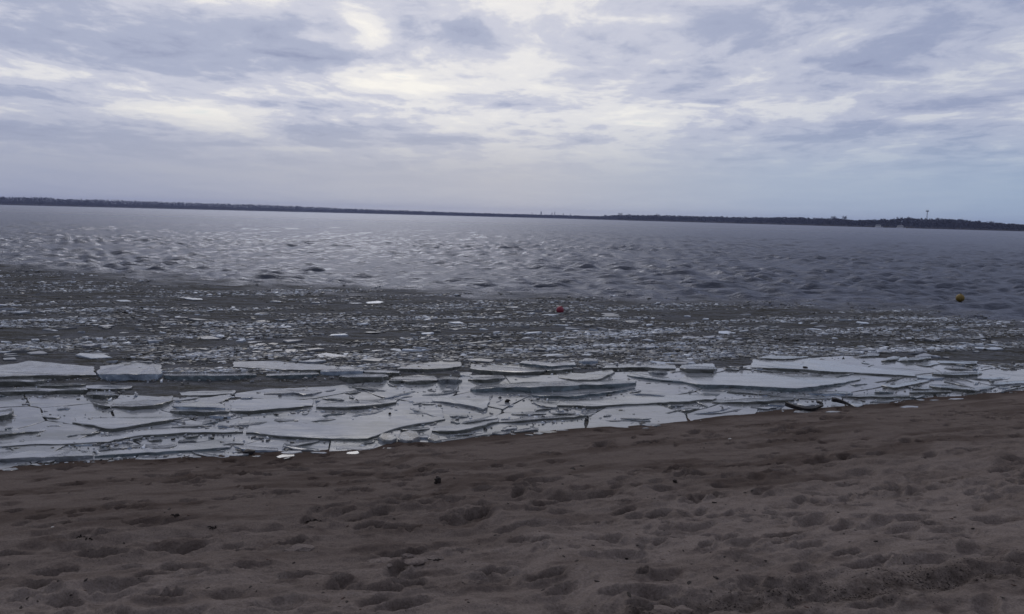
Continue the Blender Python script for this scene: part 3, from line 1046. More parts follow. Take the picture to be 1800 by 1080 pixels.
    ([(1718, 685), (1750, 680)], 4, 6, 'grey', THIN, False),
    ([(1742, 676), (1800, 674), (1850, 672)], 4, 7, 'grey', 'thin slab running out of the right picture edge near the sand', False),
    ([(1760, 689), (1775, 685), (1788, 681)], 3, 6, 'grey', THIN, False),
    ([(1640, 657), (1690, 659), (1725, 657)], 7, 6, 'dark', 'brown edged slab among smooth ice at far right', False),
    ([(1703, 666), (1740, 667), (1768, 666)], 3, 5, 'dark', THIN, False),
    ([(1650, 638), (1700, 640), (1718, 639)], 5, 6, 'dark', 'dark edged slab at the edge of the slush at far right', False),
    ([(1580, 634), (1620, 632), (1638, 629)], 6, 5, 'dark', 'wedge shaped dark slab at the edge of the slush at right', False),
    ([(1550, 634), (1565, 632), (1580, 630)], 5, 5, 'dark', THIN, False),
    ([(1507, 627), (1545, 625)], 3, 4, 'dark', THIN, False),
    ([(1610, 641), (1630, 643), (1652, 640)], 3, 6, 'dark', THIN, False),
    ([(1660, 648), (1710, 650)], 3, 5, 'dark', THIN, False),
    ([(1480, 697), (1540, 697), (1602, 697)], 4, 4, 'dark', 'dull brown slab sunk in the sand edge at right', False),
    ([(1530, 707), (1560, 706), (1602, 702)], 1, 5, 'grey', 'flat pale ice strip lying on the sand at right', False),
    ([(1330, 630), (1380, 631), (1420, 628)], 3, 6, 'dark', THIN, True),
]
GS = 'broken ice slabs along the shore'
for front, strip, dy, edge, label, spk in SLABS:
    if label == THIN:
        raised_slab(front, strip, dy, edge, label, GTHIN, spk, cat='ice shard', name='ice_shard')
    else:
        raised_slab(front, strip, dy, edge, label, GS, spk)


for _ in range(150):
    x, y = strip_point(random.uniform(0.07, 0.93), random.random())
    if y > np.interp(x, spx[:, 0], spx[:, 1]) - 4:
        continue
    L = random.choice([random.uniform(8, 22), random.uniform(14, 44), random.uniform(20, 70)])
    sl_ = random.gauss(-0.05, 0.13)
    bend = random.uniform(-2, 3)
    raised_slab([(x - L / 2, y - sl_ * L / 2), (x + random.uniform(-.2, .2) * L, y + bend), (x + L / 2, y + sl_ * L / 2)], random.uniform(1.5, 4.0),
                random.uniform(2.5, 8), random.choice(['dark', 'dark', 'grey', 'teal', 'blue']), THIN, GTHIN, random.random() < 0.2, cat='ice shard', name='ice_shard')
for _ in range(26):
    x = random.uniform(0, 1790)
    y = float(np.interp(x, spx[:, 0], spx[:, 1])) + abs(random.gauss(0, 5)) + 1
    p = put_on_sand(x, y)
    R_ = random.uniform(0.03, 0.10)
    n_ = random.randint(5, 7)
    tx, ty = random.uniform(-.08, .08), random.uniform(-.1, .1)
    pts = []
    for j in range(n_):
        a_ = 2 * math.pi * j / n_ + random.uniform(-.3, .3)
        q = Vector((math.cos(a_) * R_ * random.uniform(0.9, 1.8), math.sin(a_) * R_ * random.uniform(0.45, 1.0), 0))
        pts.append(p + Vector((q.x, q.y, 0.007 + q.x * tx + q.y * ty)))
    o = slab_object('ice_fragment', pts, 0.04, random.choice(['dark', 'grey']), random.random() < 0.5, 0.04, 0.005, 0.004)
    tag(o, 'small ice fragment stranded on the wet sand just off the ice edge', 'ice fragment', 'ice fragments stranded on the sand')


def ice_block(pxs_top, strip, label, edge='grey'):
    k = px_per_m(*pxs_top[0])
    hf = 0.03 + strip / k
    top = [at(x, y, hf) for x, y in pxs_top]
    o = slab_object('ice_block', top, hf + 0.06, edge, True, 0.05, 0.008, 0.012)
    tag(o, label, 'ice block', 'rounded ice blocks at the sand')


ice_block([(664, 768), (672, 773), (686, 774), (697, 770), (696, 764), (684, 761), (670, 762)], 6, 'six sided frosted ice block, leftmost of the rounded blocks at the sand')
ice_block([(699, 770), (714, 775), (726, 774), (739, 768), (736, 759), (720, 756), (706, 759)], 5, 'lumpy frosted ice block, middle one of the rounded blocks at the sand')
ice_block([(751, 770), (764, 775), (777, 774), (772, 766), (758, 761)], 3, 'small grey ice block, rightmost of the rounded blocks at the sand')


# ------------------------------------------------------------------ brash ice in the slush
def chunk_mesh(k):
    m = random.randint(4, 6)
    ang = [i * 2 * math.pi / m + random.uniform(-0.42, 0.42) for i in range(m)]
    top = [Vector((math.cos(a) * random.uniform(0.34, 0.66), math.sin(a) * random.uniform(0.18, 0.44), 0)) for a in ang]
    v, f = [], []
    for p in top:
        v.append(p * 0.93 + Vector((0, 0, 0.055 + random.uniform(-0.02, 0.03))))
    for p in top:
        v.append(p + Vector((0, 0, 0.03 + random.uniform(-0.01, 0.01))))
    for p in top:
        v.append(p * random.uniform(0.88, 1.0) + Vector((0, 0, -0.09)))
    f.append(list(range(m)))
    for r in range(2):
        for i in range(m):
            j = (i + 1) % m
            f.append([r * m + i, (r + 1) * m + i, (r + 1) * m + j, r * m + j])
    f.append(list(range(3 * m - 1, 2 * m - 1, -1)))
    me = bpy.data.meshes.new('ice_chunk')
    me.from_pydata(v, [], f)
    bm = bmesh.new()
    bm.from_mesh(me)
    bmesh.ops.recalc_face_normals(bm, faces=bm.faces)
    bm.to_mesh(me)
    bm.free()
    me.materials.append(M_CHUNK)
    return me


def slush_top_px(x):
    return float(np.interp(x, [e[0] for e in EDGE_PX], [e[1] for e in EDGE_PX]))


def slab_top_px(x):
    return float(np.interp(x, [0, 200, 400, 600, 800, 1000, 1200, 1350, 1480, 1600, 1800], [645, 640, 645, 642, 634, 634, 640, 636, 620, 624, 640]))


CH = [chunk_mesh(i) for i in range(16)]
nchunk = 0
while nchunk < 290:
    x = random.uniform(-10, 1810)
    y0, y1 = slush_top_px(x) + 22, slab_top_px(x) + 2
    y = y1 - (y1 - y0) * random.random() ** 1.15
    p = at(x, y)
    den = float(fbm(np.float64(p.x * 0.35 + 30), np.float64(p.y * 0.7), 3))
    if den < -0.10 + 0.25 * (random.random() - 0.5):
        continue
    size = random.choice([random.uniform(0.13, 0.26), random.uniform(0.16, 0.36), random.uniform(0.26, 0.60)])
    o = bpy.data.objects.new('ice_chunk', CH[nchunk % 16])
    zz = float(water_z(np.float64(p.x), np.float64(p.y)))
    o.location = (p.x, p.y, zz + 0.008)
    hz = random.uniform(0.12, 0.5)
    o.scale = (size, size * random.uniform(0.7, 1.2), hz)
    steep = random.random() < 0.22
    o.rotation_euler = (random.gauss(0.03, 0.05) + (random.uniform(-0.1, 0.40) if steep else 0), random.gauss(0, 0.04), random.uniform(-0.5, 0.9) + random.choice([0, math.pi]))
    COL.objects.link(o)
    tag(o, 'small broken ice chunk floating in the brown slush between slabs and open water', 'ice chunk', 'ice chunks floating in the slush')
    nchunk += 1


def brash_mesh(n_want, smin, smax, far_bias, seed, dens_cut):
    r = np.random.default_rng(seed)
    xs = r.uniform(-120, 1920, n_want)
    y0 = np.interp(xs, [e[0] for e in EDGE_PX], [e[1] for e in EDGE_PX]) - 9 * r.random(n_want) ** 3 + 4
    y1 = np.array([slab_top_px(q) for q in xs]) + 14
    ys = y1 - (y1 - y0) * r.random(n_want) ** far_bias
    R3 = np.array(R_CAM.to_3x3())
    dv = np.stack([(xs - 900) / F_PX, (540 - ys) / F_PX, -np.ones(n_want)], -1) @ R3.T
    P = dv[:, :2] * (-CAM_H / dv[:, 2])[:, None]
    den = fbm((P @ _t) * 0.16 + 30, (P @ _n) * 0.75, 5, 0.62)
    keep = den + r.normal(0, 0.09, len(P)) > dens_cut
    P, den = P[keep], den[keep]
    n = len(P)
    size = smin * (smax / smin) ** (r.random(n) ** 1.7)
    tn = np.clip(0.30 + 0.9 * den + r.normal(0, 0.19, n) + (r.random(n) < 0.10) * 0.38, 0, 1)
    z0 = water_z(P[:, 0], P[:, 1]) + 0.003 + r.uniform(0, 0.008, n)
    return pieces_mesh('brash_ice', P, z0, size, tn, r, 0.05)


def pieces_mesh(name, P, z0, size, tn, r, tilt):
    n, m = len(P), 4
    ang = (np.arange(m)[None, :] + r.uniform(-0.30, 0.30, (n, m))) * (2 * math.pi / m)
    asp = r.uniform(0.45, 0.95, n)
    rad = r.uniform(0.7, 1.15, (n, m))
    lx = np.cos(ang) * rad * size[:, None]
    ly = np.sin(ang) * rad * (size * asp)[:, None]
    yaw = r.normal(0.3, 0.55, n)
    cx, sy = np.cos(yaw)[:, None], np.sin(yaw)[:, None]
    gx, gy = lx * cx - ly * sy, lx * sy + ly * cx
    sx = r.normal(0, tilt, n) * (1 + 3 * (r.random(n) < 0.12))
    sl = r.normal(0, tilt, n) * (1 + 4 * (r.random(n) < 0.15))
    ztop = z0[:, None] + gx * sx[:, None] + gy * sl[:, None] + np.minimum(0.012, size * 0.12)[:, None]
    th = np.minimum(0.06, 0.012 + size * 0.25)[:, None]
    T = np.stack([P[:, 0:1] + gx, P[:, 1:2] + gy, ztop], -1)
    B = T.copy()
    B[..., 2] -= th
    verts = np.concatenate([T, B], 1).reshape(-1, 3)
    base = np.arange(n) * (2 * m)
    loops, starts, tot = [], [], 0
    tl = base[:, None] + np.arange(m)[None, :]
    sides = []
    for i in range(m):
        j = (i + 1) % m
        sides.append(np.stack([base + i, base + m + i, base + m + j, base + j], -1))
    sides = np.concatenate(sides, 0)
    loops = np.concatenate([tl.reshape(-1), sides.reshape(-1)]).astype(np.int32)
    starts = np.concatenate([np.arange(n) * m, n * m + np.arange(len(sides)) * 4]).astype(np.int32)
    me = bpy.data.meshes.new(name)
    me.vertices.add(len(verts))
    me.vertices.foreach_set('co', verts.reshape(-1).astype(np.float32))
    me.loops.add(len(loops))
    me.loops.foreach_set('vertex_index', loops)
    me.polygons.add(len(starts))
    me.polygons.foreach_set('loop_start', starts)
    me.update(calc_edges=True)
    add_attr(me, 'tone', np.repeat(tn, 2 * m))
    return me


for me, lab in ((brash_mesh(98000, 0.011, 0.095, 1.15, 3, -0.05), 'mass of tiny broken ice bits floating in the brown slush'),):
    o = link('brash_ice', me, [M_BRASH])
    tag(o, lab, 'brash ice', kind='stuff')


# crumbs of ice broken off along the slab edges
r = np.random.default_rng(21)
CP, CZ = [], []
for front, strip, dy, edge, label, spk in SLABS:
    L = abs(front[-1][0] - front[0][0])
    for _ in range(int(L * 0.16)):
        t_ = random.random() * (len(front) - 1)
        i = min(len(front) - 2, int(t_))
        f_ = t_ - i
        x = front[i][0] * (1 - f_) + front[i + 1][0] * f_ + random.gauss(0, 6)
        y = front[i][1] * (1 - f_) + front[i + 1][1] * f_ + strip + abs(random.gauss(0, 3.0)) - 0.5
        p = at(x, y, 0.026)
        CP.append((p.x, p.y))
        CZ.append(0.026)
for _ in range(1500):
    x, y = strip_point(random.uniform(0.05, 0.95), random.random() ** 1.3)
    if fbm(np.float64(x * 0.012), np.float64(y * 0.05), 2) < 0.08:
        continue
    p = at(x, y, 0.026)
    CP.append((p.x, p.y))
    CZ.append(0.024)
CP, CZ = np.array(CP), np.array(CZ)
nc_ = len(CP)
me = pieces_mesh('ice_crumbs', CP, CZ, 0.008 * 5.5 ** (r.random(nc_) ** 1.6), np.clip(r.normal(0.5, 0.28, nc_), 0, 1), r, 0.12)
tag(link('ice_crumbs', me, [M_BRASH]), 'tiny ice crumbs scattered along the edges of the slabs', 'ice crumbs', kind='stuff')


# ------------------------------------------------------------------ buoys
def lathe(profile, seg=24):
    v, f = [], []
    for r, z in profile:
        for s in range(seg):
            a = 2 * math.pi * s / seg
            v.append((r * math.cos(a), r * math.sin(a), z))
    for i in range(len(profile) - 1):
        for s in range(seg):
            t = (s + 1) % seg
            f.append([i * seg + s, i * seg + t, (i + 1) * seg + t, (i + 1) * seg + s])
    return v, f


def mesh_from(name, v, f, mat, smooth=False):
    me = bpy.data.meshes.new(name)
    me.from_pydata(v, [], f)
    bm = bmesh.new()
    bm.from_mesh(me)
    bmesh.ops.remove_doubles(bm, verts=bm.verts, dist=1e-5)
    bmesh.ops.recalc_face_normals(bm, faces=bm.faces)
    bm.to_mesh(me)
    bm.free()
    me.materials.append(mat)
    if smooth:
        me.shade_smooth()
    return me


def ring_mesh(R, r, z, mat, name):
    v, f = [], []
    for i in range(16):
        a = 2 * math.pi * i / 16
        for j in range(6):
            b = 2 * math.pi * j / 6
            v.append(((R + r * math.cos(b)) * math.cos(a), r * math.sin(b), z + (R + r * math.cos(b)) * math.sin(a)))
    for i in range(16):
        for j in range(6):
            f.append([i * 6 + j, ((i + 1) % 16) * 6 + j, ((i + 1) % 16) * 6 + (j + 1) % 6, i * 6 + (j + 1) % 6])
    return mesh_from(name, v, f, mat, True)


def buoy(px, py_base, diam, mat, label, tilt):
    p = at(px, py_base)
    root = empty('marker_buoy', (p.x, p.y, float(water_z(np.float64(p.x), np.float64(p.y))) - diam * 0.10))
    root.rotation_euler = tilt
    R = diam / 2
    prof = [(0.0001, -0.02)]
    for i in range(1, 18):
        a = -math.pi / 2 + math.pi * i / 18
        bulge = 1 + (0.018 if abs(i - 9) == 1 else 0) - (0.02 if i == 9 else 0)
        prof.append((R * math.cos(a) * bulge, R + R * math.sin(a) * 0.98))
    prof.append((R * 0.16, 2 * R * 0.995))
    prof.append((R * 0.14, 2 * R + R * 0.10))
    prof.append((0.0001, 2 * R + R * 0.10))
    v, f = lathe(prof, 28)
    link('float_ball', mesh_from('float_ball', v, f, mat, True), (), root)
    link('lifting_eye', ring_mesh(R * 0.13, R * 0.04, 2 * R + R * 0.20, M_ROPE, 'lifting_eye'), (), root)
    v, f = lathe([(R * 1.005, R * 0.90), (R * 1.03, R * 0.93), (R * 1.03, R * 1.07), (R * 1.005, R * 1.10)], 28)
    link('seam_band', mesh_from('seam_band', v, f, mat, True), (), root)
    tag(root, label, 'buoy', 'swimming area buoys')


buoy(982, 549, 0.21, M_RED, 'round red buoy floating in the broken ice right of centre', (0.15, 0.35, 0.2))
buoy(1687, 529, 0.29, M_YEL, 'round yellow buoy floating on open water at far right', (0.1, -0.12, 0.7))


# ------------------------------------------------------------------ far shore
FAR_X = [-500, 0, 300, 600, 1000, 1100, 1300, 1500, 1800, 2300]
FAR_D = [2000, 2200, 2550, 2900, 2700, 2000, 1650, 1400, 1250, 1150]
TOPS = [(-500, 336), (0, 346), (60, 346), (80, 347), (110, 349), (190, 351), (300, 355), (400, 358), (500, 361), (600, 366), (700, 369.5), (800, 373),
        (900, 376), (1000, 378.5), (1055, 380), (1085, 378), (1150, 378), (1250, 380.5), (1340, 381.5), (1400, 382), (1480, 384), (1500, 387), (1550, 385),
        (1600, 382.5), (1650, 384), (1700, 387), (1750, 391), (1800, 395), (2300, 406)]


def horizon_y(x):
    return 540 - F_PX * math.tan(PITCH) / 1.0 * 1.0 + (x - 900) * math.tan(ROLL)


def far_point(px, extra=0.0):
    d = px_dir(px, horizon_y(px))
    L = math.hypot(d.x, d.y)
    D = float(np.interp(px, FAR_X, FAR_D)) + extra
    return Vector((d.x / L * D, d.y / L * D, 0)), D


def far_height(px, D):
    d = px_dir(px, float(np.interp(px, [t[0] for t in TOPS], [t[1] for t in TOPS])))
    return CAM_H + D * d.z / math.hypot(d.x, d.y)


# land: a low bank rising gently behind the waterline
rows = []
for px in np.linspace(-500, 2300, 260):
    line = []
    for e, hfrac in ((-4, -0.4), (0, 0.25), (8, 0.9), (50, 2.5), (110, 7.5), (260, 10.0), (900, 10.5)):
        p, D = far_point(px, e + 6 * float(fbm(np.float64(px * 0.02), np.float64(e), 2)))
        line.append((p.x, p.y, hfrac))
    rows.append(line)
tag(link('far_shore_terrain', grid_mesh('far_shore_terrain', np.array(rows)), [M_LAND]), 'low dark far bank of the lake', kind='structure')

# the wood on it, seen as one dark mass
V, Fc = [], []


def crown_tris(base, h, wdt, n, conifer, r):
    trunk = 0.22
    b = len(V)
    V.extend([(base[0] - trunk, base[1], base[2] - 1), (base[0] + trunk, base[1], base[2] - 1), (base[0], base[1], base[2] + h * 0.9)])
    Fc.append((b, b + 1, b + 2))
    for _ in range(n):
        t = r.random()
        if conifer:
            zz = 0.12 + 0.88 * t
            rad = wdt * (1.05 - t) * 0.75 + 0.15
        else:
            zz = 0.18 + 0.82 * t
            rad = wdt * math.sqrt(max(0.02, 1 - (2 * t - 0.9) ** 2 / 1.3)) * 0.8
        a = r.uniform(0, 6.283)
        q = rad * math.sqrt(r.random())
        c = (base[0] + q * math.cos(a), base[1] + q * math.sin(a), base[2] + h * zz * 0.97)
        s = r.uniform(0.5, 1.3) * (wdt / 3.5)
        b = len(V)
        for _k in range(3):
            V.append((c[0] + r.gauss(0, s), c[1] + r.gauss(0, s), min(c[2] + r.gauss(0, s * 0.8), base[2] + h)))
        Fc.append((b, b + 1, b + 2))


rt = random.Random(11)
for row in range(5):
    px = -420.0
    while px < 2220:
        D0 = float(np.interp(px, FAR_X, FAR_D))
        px += rt.uniform(3.0, 6.0) / D0 * F_PX
        p, D = far_point(px, 8 + row * 22 + rt.uniform(-8, 8))
        gz = 1.0 + 0.6 * row / 4
        h = (far_height(px, D) - gz) * rt.uniform(0.80, 1.04) * (1.0 if row else 0.85)
        conifer = px < 900 and rt.random() < 0.75
        crown_tris((p.x, p.y, gz), h, rt.uniform(2.8, 4.6) * (0.9 if conifer else 1.1), 48, conifer, rt)
me = bpy.data.meshes.new('far_woodland')
me.from_pydata(V, [], Fc)
tag(link('far_woodland', me, [M_FOREST]), 'dark leafless woodland along the far shore of the lake', 'woodland', kind='stuff')


def tube(v, f, a, b, ra, rb, seg=5):
    a, b = Vector(a), Vector(b)
    d = (b - a).normalized()
    s = d.orthogonal().normalized()
    t = d.cross(s)
    base = len(v)
    for p, r in ((a, ra), (b, rb)):
        for i in range(seg):
            an = 2 * math.pi * i / seg
            v.append(tuple(p + s * math.cos(an) * r + t * math.sin(an) * r))
    for i in range(seg):
        j = (i + 1) % seg
        f.append([base + i, base + j, base + seg + j, base + seg + i])
    f.append([base + seg + i for i in range(seg)])


def bare_tree(px, top_y, extra, spread, label, seed):
    r = random.Random(seed)
    p, D = far_point(px, extra)
    d = px_dir(px, top_y)
    h = CAM_H + D * d.z / math.hypot(d.x, d.y) - 1.0
    root = empty('bare_tree', (p.x, p.y, 1.0))
    v, f = [], []
    tube(v, f, (0, 0, -0.5), (0, 0, h * 0.45), 0.5, 0.32)
    tube(v, f, (0, 0, h * 0.45), (0.4, 0, h * 0.8), 0.32, 0.12)
    link('trunk', mesh_from('trunk', v, f, M_FOREST), (), root)
    v, f = [], []

    def grow(a, dr, L, rad, lev):
        b = a + dr * L
        tube(v, f, a, b, rad, rad * 0.6, 3)
        if lev == 0:
            return
        for _ in range(4):
            nd = (dr + Vector((r.gauss(0, .55), r.gauss(0, .55), r.gauss(0.15, .35)))).normalized()
            grow(a.lerp(b, r.uniform(0.5, 1.0)), nd, L * r.uniform(0.5, 0.8), rad * 0.6, lev - 1)
    for k in range(7):
        a = 2 * math.pi * k / 7 + r.uniform(-.3, .3)
        z0 = h * r.uniform(0.32, 0.6)
        dr = Vector((math.cos(a) * spread, math.sin(a) * spread, 1.0)).normalized()
        grow(Vector((0, 0, z0)), dr, (h - z0) * 0.42, 0.22, 3)
    zmax = max(q[2] for q in v)
    v = [(q[0], q[1], q[2] * h / zmax if q[2] > h * 0.3 else q[2]) for q in v]
    link('crown', mesh_from('crown', v, f, M_FOREST), (), root)
    tag(root, label, 'tree', 'bare trees on the far shore')


bare_tree(1090, 373.5, 15, 0.9, 'tallest bare tree of the clump right of centre on the far shore', 1)
bare_tree(1106, 376, 15, 0.9, 'bare tree just right of the tallest one in the central clump', 2)
bare_tree(1064, 377, 10, 0.7, 'lone small bare tree left of the central clump on the far shore', 3)
bare_tree(1155, 375.5, 15, 0.9, 'rounded bare tree standing up between central clump and right wood', 4)
bare_tree(1465, 379, 20, 0.5, 'slender bare tree left of the gap in the right wood', 5)
bare_tree(1484, 378.5, 20, 0.5, 'slender bare tree at the edge of the gap in the right wood', 6)
bare_tree(1578, 380.5, 30, 0.9, 'broad bare tree above the two white boats', 7)
bare_tree(1597, 380, 30, 0.8, 'dark round bare tree left of the radio mast', 8)
bare_tree(1650, 382, 30, 0.9, 'low bare tree just right of the radio mast', 9)
bare_tree(1687, 384, 30, 0.8, 'bare tree halfway between radio mast and right picture edge', 10)
bare_tree(1742, 388, 30, 0.8, 'bare tree on the far shore nearest the right picture edge', 11)

# radio mast
p, D = far_point(1628, 120)
d = px_dir(1628, 370)
mh = CAM_H + D * d.z / math.hypot(d.x, d.y)
mast = empty('radio_mast', (p.x, p.y, 0.5))
v, f = [], []
for cx_, cy_ in ((-0.8, -0.5), (0.8, -0.5), (0, 0.9)):
    tube(v, f, (cx_, cy_, 0), (cx_ * 0.5, cy_ * 0.5, mh - 1.5), 0.22, 0.16, 5)
for i in range(14):
    z0, z1 = i * (mh - 2) / 14, (i + 1) * (mh - 2) / 14
    s0, s1 = 1 - 0.5 * i / 14, 1 - 0.5 * (i + 1) / 14
    tube(v, f, (-0.8 * s0, -0.5 * s0, z0), (0.8 * s1, -0.5 * s1, z1), 0.10, 0.10, 4)
    tube(v, f, (0.8 * s0, -0.5 * s0, z0), (0, 0.9 * s1, z1), 0.10, 0.10, 4)
    tube(v, f, (0, 0.9 * s0, z0), (-0.8 * s1, -0.5 * s1, z1), 0.10, 0.10, 4)
link('lattice_shaft', mesh_from('lattice_shaft', v, f, M_STEEL), (), mast)
v, f = lathe([(0.3, mh - 2.6), (2.2, mh - 2.4), (2.4, mh - 1.2), (0.3, mh - 1.0)], 12)
link('platform', mesh_from('platform', v, f, M_STEEL), (), mast)
for k in range(3):
    a = 2 * math.pi * k / 3
    v, f = [], []
    tube(v, f, (1.9 * math.cos(a), 1.9 * math.sin(a), mh - 1.2), (1.9 * math.cos(a), 1.9 * math.sin(a), mh + 0.4), 0.22, 0.18, 6)
    link('antenna', mesh_from('antenna', v, f, M_STEEL), (), mast)
tag(mast, 'thin lattice radio mast rising above the wood at right', 'mast')


def prism(v, f, x0, x1, y0, y1, z0, z1, rake=0.0):
    b = len(v)
    v.extend([(x0, y0, z0), (x1, y0, z0), (x1, y1, z0), (x0, y1, z0), (x0 + rake, y0, z1), (x1 - rake, y0, z1), (x1 - rake, y1, z1), (x0 + rake, y1, z1)])
    for q in ((0, 3, 2, 1), (4, 5, 6, 7), (0, 1, 5, 4), (1, 2, 6, 5), (2, 3, 7, 6), (3, 0, 4, 7)):
        f.append([b + i for i in q])


def boat(px, length, height, label, mast_h):
    p, D = far_point(px, -14)
    root = empty('white_boat', (p.x, p.y, 0), -math.atan2(p.x, p.y))
    L, W = length, 3.2
    v, f = [], []
    stations = [(-0.5, 0.85, 1.0), (-0.2, 1.0, 0.95), (0.2, 0.95, 1.0), (0.4, 0.6, 1.15), (0.5, 0.05, 1.3)]
    for sx, wd, sh in stations:
        v.extend([(sx * L * 0.96, -W / 2 * wd * 0.6, -0.3), (sx * L, -W / 2 * wd, sh), (sx * L, W / 2 * wd, sh), (sx * L * 0.96, W / 2 * wd * 0.6, -0.3)])
    for i in range(len(stations) - 1):
        for k in range(4):
            f.append([i * 4 + k, i * 4 + (k + 1) % 4, (i + 1) * 4 + (k + 1) % 4, (i + 1) * 4 + k])
    f.append([0, 1, 2, 3])
    f.append([19, 18, 17, 16])
    link('hull', mesh_from('hull', v, f, M_BOAT), (), root)
    v, f = [], []
    prism(v, f, -0.40 * L, 0.24 * L, -1.2, 1.2, 0.95, height, 0.35)
    cab = link('cabin', mesh_from('cabin', v, f, M_BOAT), (), root)
    for i in range(4):
        v, f = [], []
        x0 = -0.34 * L + i * 0.135 * L
        prism(v, f, x0, x0 + 0.10 * L, -1.24, -1.18, 0.95 + (height - 0.95) * 0.38, 0.95 + (height - 0.95) * 0.72)
        link('window', mesh_from('window', v, f, M_GLASS), (), cab)
    v, f = [], []
    tube(v, f, (0, 0, height - 0.1), (0, 0, height + mast_h), 0.14, 0.08, 6)
    link('mast', mesh_from('mast', v, f, M_BOAT), (), root)
    tag(root, label, 'boat', 'white boats moored at the far shore')


boat(1545, 11.5, 4.0, 'white boat moored under the far wood, left one of two', 0.5)
boat(1584, 13.0, 3.6, 'white boat with short mast at the far shore, right one of two', 2.6)


def chimney(px, top_y, wdt, label, cap):
    p, D = far_point(px, 500)
    d = px_dir(px, top_y)
    h = CAM_H + D * d.z / math.hypot(d.x, d.y)
    root = empty('distant_tower', (p.x, p.y, 0))
    v, f = lathe([(wdt * 0.62, 0), (wdt * 0.5, h * 0.5), (wdt * 0.42, h)], 10)
    link('shaft', mesh_from('shaft', v, f, M_STEEL), (), root)
    v, f = lathe([(wdt * 0.42, h - 1), (wdt * cap, h - 0.9), (wdt * cap, h + 0.3), (0.01, h + (3.5 if cap < 0.5 else 0.4))], 10)
    link('cap', mesh_from('cap', v, f, M_STEEL), (), root)
    tag(root, label, 'tower', 'tiny towers on the skyline')


chimney(935, 374, 2.2, 'leftmost tiny tower on the skyline near the centre', 0.6)
chimney(951, 372.8, 4.2, 'thickest tiny tower on the skyline near the centre', 0.45)
chimney(970, 374.2, 2.4, 'tiny thin tower just right of the thickest one on the skyline', 0.6)
chimney(975, 373.6, 2.6, 'tiny tower on the skyline, third from the right', 0.45)
chimney(990, 375.8, 3.0, 'low tiny tower on the skyline, rightmost broad one', 0.6)
chimney(1003, 376.2, 2.0, 'faint tiny tower on the skyline, rightmost of all', 0.6)

# ------------------------------------------------------------------ drift wood and litter
def strip_wood(pts_px, widths, z_off, label):
    v, f = [], []
    P = [at(x, y, 0.07 + z) for (x, y), z in zip(pts_px, z_off)]
    org = P[0].copy()
    org.z = 0
    for p, wd in zip(P, widths):
        q = p - org
        for dy_, dz_ in ((-0.03, -wd / 2), (-0.03, wd / 2), (0.03, wd / 2 + 0.01), (0.03, -wd / 2)):
            v.append((q.x + random.uniform(-.004, .004), q.y + dy_, q.z + dz_ + random.uniform(-.003, .003)))
    n = len(P)
    for i in range(n - 1):
        for k in range(4):
            f.append([i * 4 + k, i * 4 + (k + 1) % 4, (i + 1) * 4 + (k + 1) % 4, (i + 1) * 4 + k])
    f.append([0, 1, 2, 3])
    f.append([4 * n - 1, 4 * n - 2, 4 * n - 3, 4 * n - 4])
    o = link('driftwood', mesh_from('driftwood', v, f, M_WOOD), ())
    o.location = org
    tag(o, label, 'driftwood', 'black curved driftwood at the ice edge')


strip_wood([(1381, 711), (1390, 714), (1400, 717), (1412, 719.5), (1424, 720), (1432, 718.5), (1440, 715), (1446, 713)], [.055, .05, .042, .04, .04, .034, .028, .015], [0] * 8,
           'curved black strip of driftwood sagging in the middle, left one at the ice edge')
strip_wood([(1463, 703.5), (1470, 704), (1478, 706), (1486, 709), (1493, 712), (1498, 715)], [.05, .052, .045, .035, .025, .012], [0] * 6,
           'curved black strip of driftwood arching down to the right at the ice edge')
strip_wood([(1436, 707), (1441, 708.5), (1446, 710)], [.03, .03, .015], [0] * 3, 'short black wood bit between the two curved black strips')


def lump(px, py, wpx, hpx, mat, label, cat, name, seed, group=None, spiky=0.3, sand=True):
    r = random.Random(seed)
    p = put_on_sand(px, py) if sand else at(px, py, 0.03)
    k = F_PX / math.hypot(p.x, p.y)
    wd, ht = wpx / k, hpx / k
    bm = bmesh.new()
    bmesh.ops.create_icosphere(bm, subdivisions=2, radius=0.5)
    for vtx in bm.verts:
        s = 1 + spiky * r.uniform(-1, 1)
        vtx.co = Vector((vtx.co.x * wd * s, vtx.co.y * wd * 0.75 * s, max(-0.2 * ht, vtx.co.z * ht * s + 0.42 * ht)))
    me = bpy.data.meshes.new(name)
    bm.to_mesh(me)
    bm.free()
    me.materials.append(mat)
    o = bpy.data.objects.new(name, me)
    o.location = p
    o.rotation_euler.z = r.uniform(-0.6, 0.6)
    COL.objects.link(o)
    tag(o, label, cat, group)


def seaweed(px, py, wpx, n, label, seed, arch=0.5):
    r = random.Random(seed)
    p = put_on_sand(px, py)
    k = F_PX / math.hypot(p.x, p.y)
    wd = wpx / k
    v, f = [], []
    for _ in range(n):
        a = r.uniform(0, 2 * math.pi)
        x0, y0 = r.uniform(-.3, .3) * wd, r.uniform(-.2, .2) * wd
        L = wd * r.uniform(0.3, 0.7)
        prev = Vector((x0, y0, 0.0))
        rad = r.uniform(0.003, 0.006)
        for i in range(1, 6):
            t = i / 5
            q = Vector((x0 + math.cos(a) * L * t, y0 + math.sin(a) * L * 0.6 * t, arch * wd * math.sin(math.pi * t) * r.uniform(0.3, 0.6)))
            tube(v, f, prev, q, rad, rad * 0.8, 4)
            prev = q
    o = link('plant_tuft', mesh_from('plant_tuft', v, f, M_DEBRIS), ())
    o.location = p
    tag(o, label, 'plant debris')


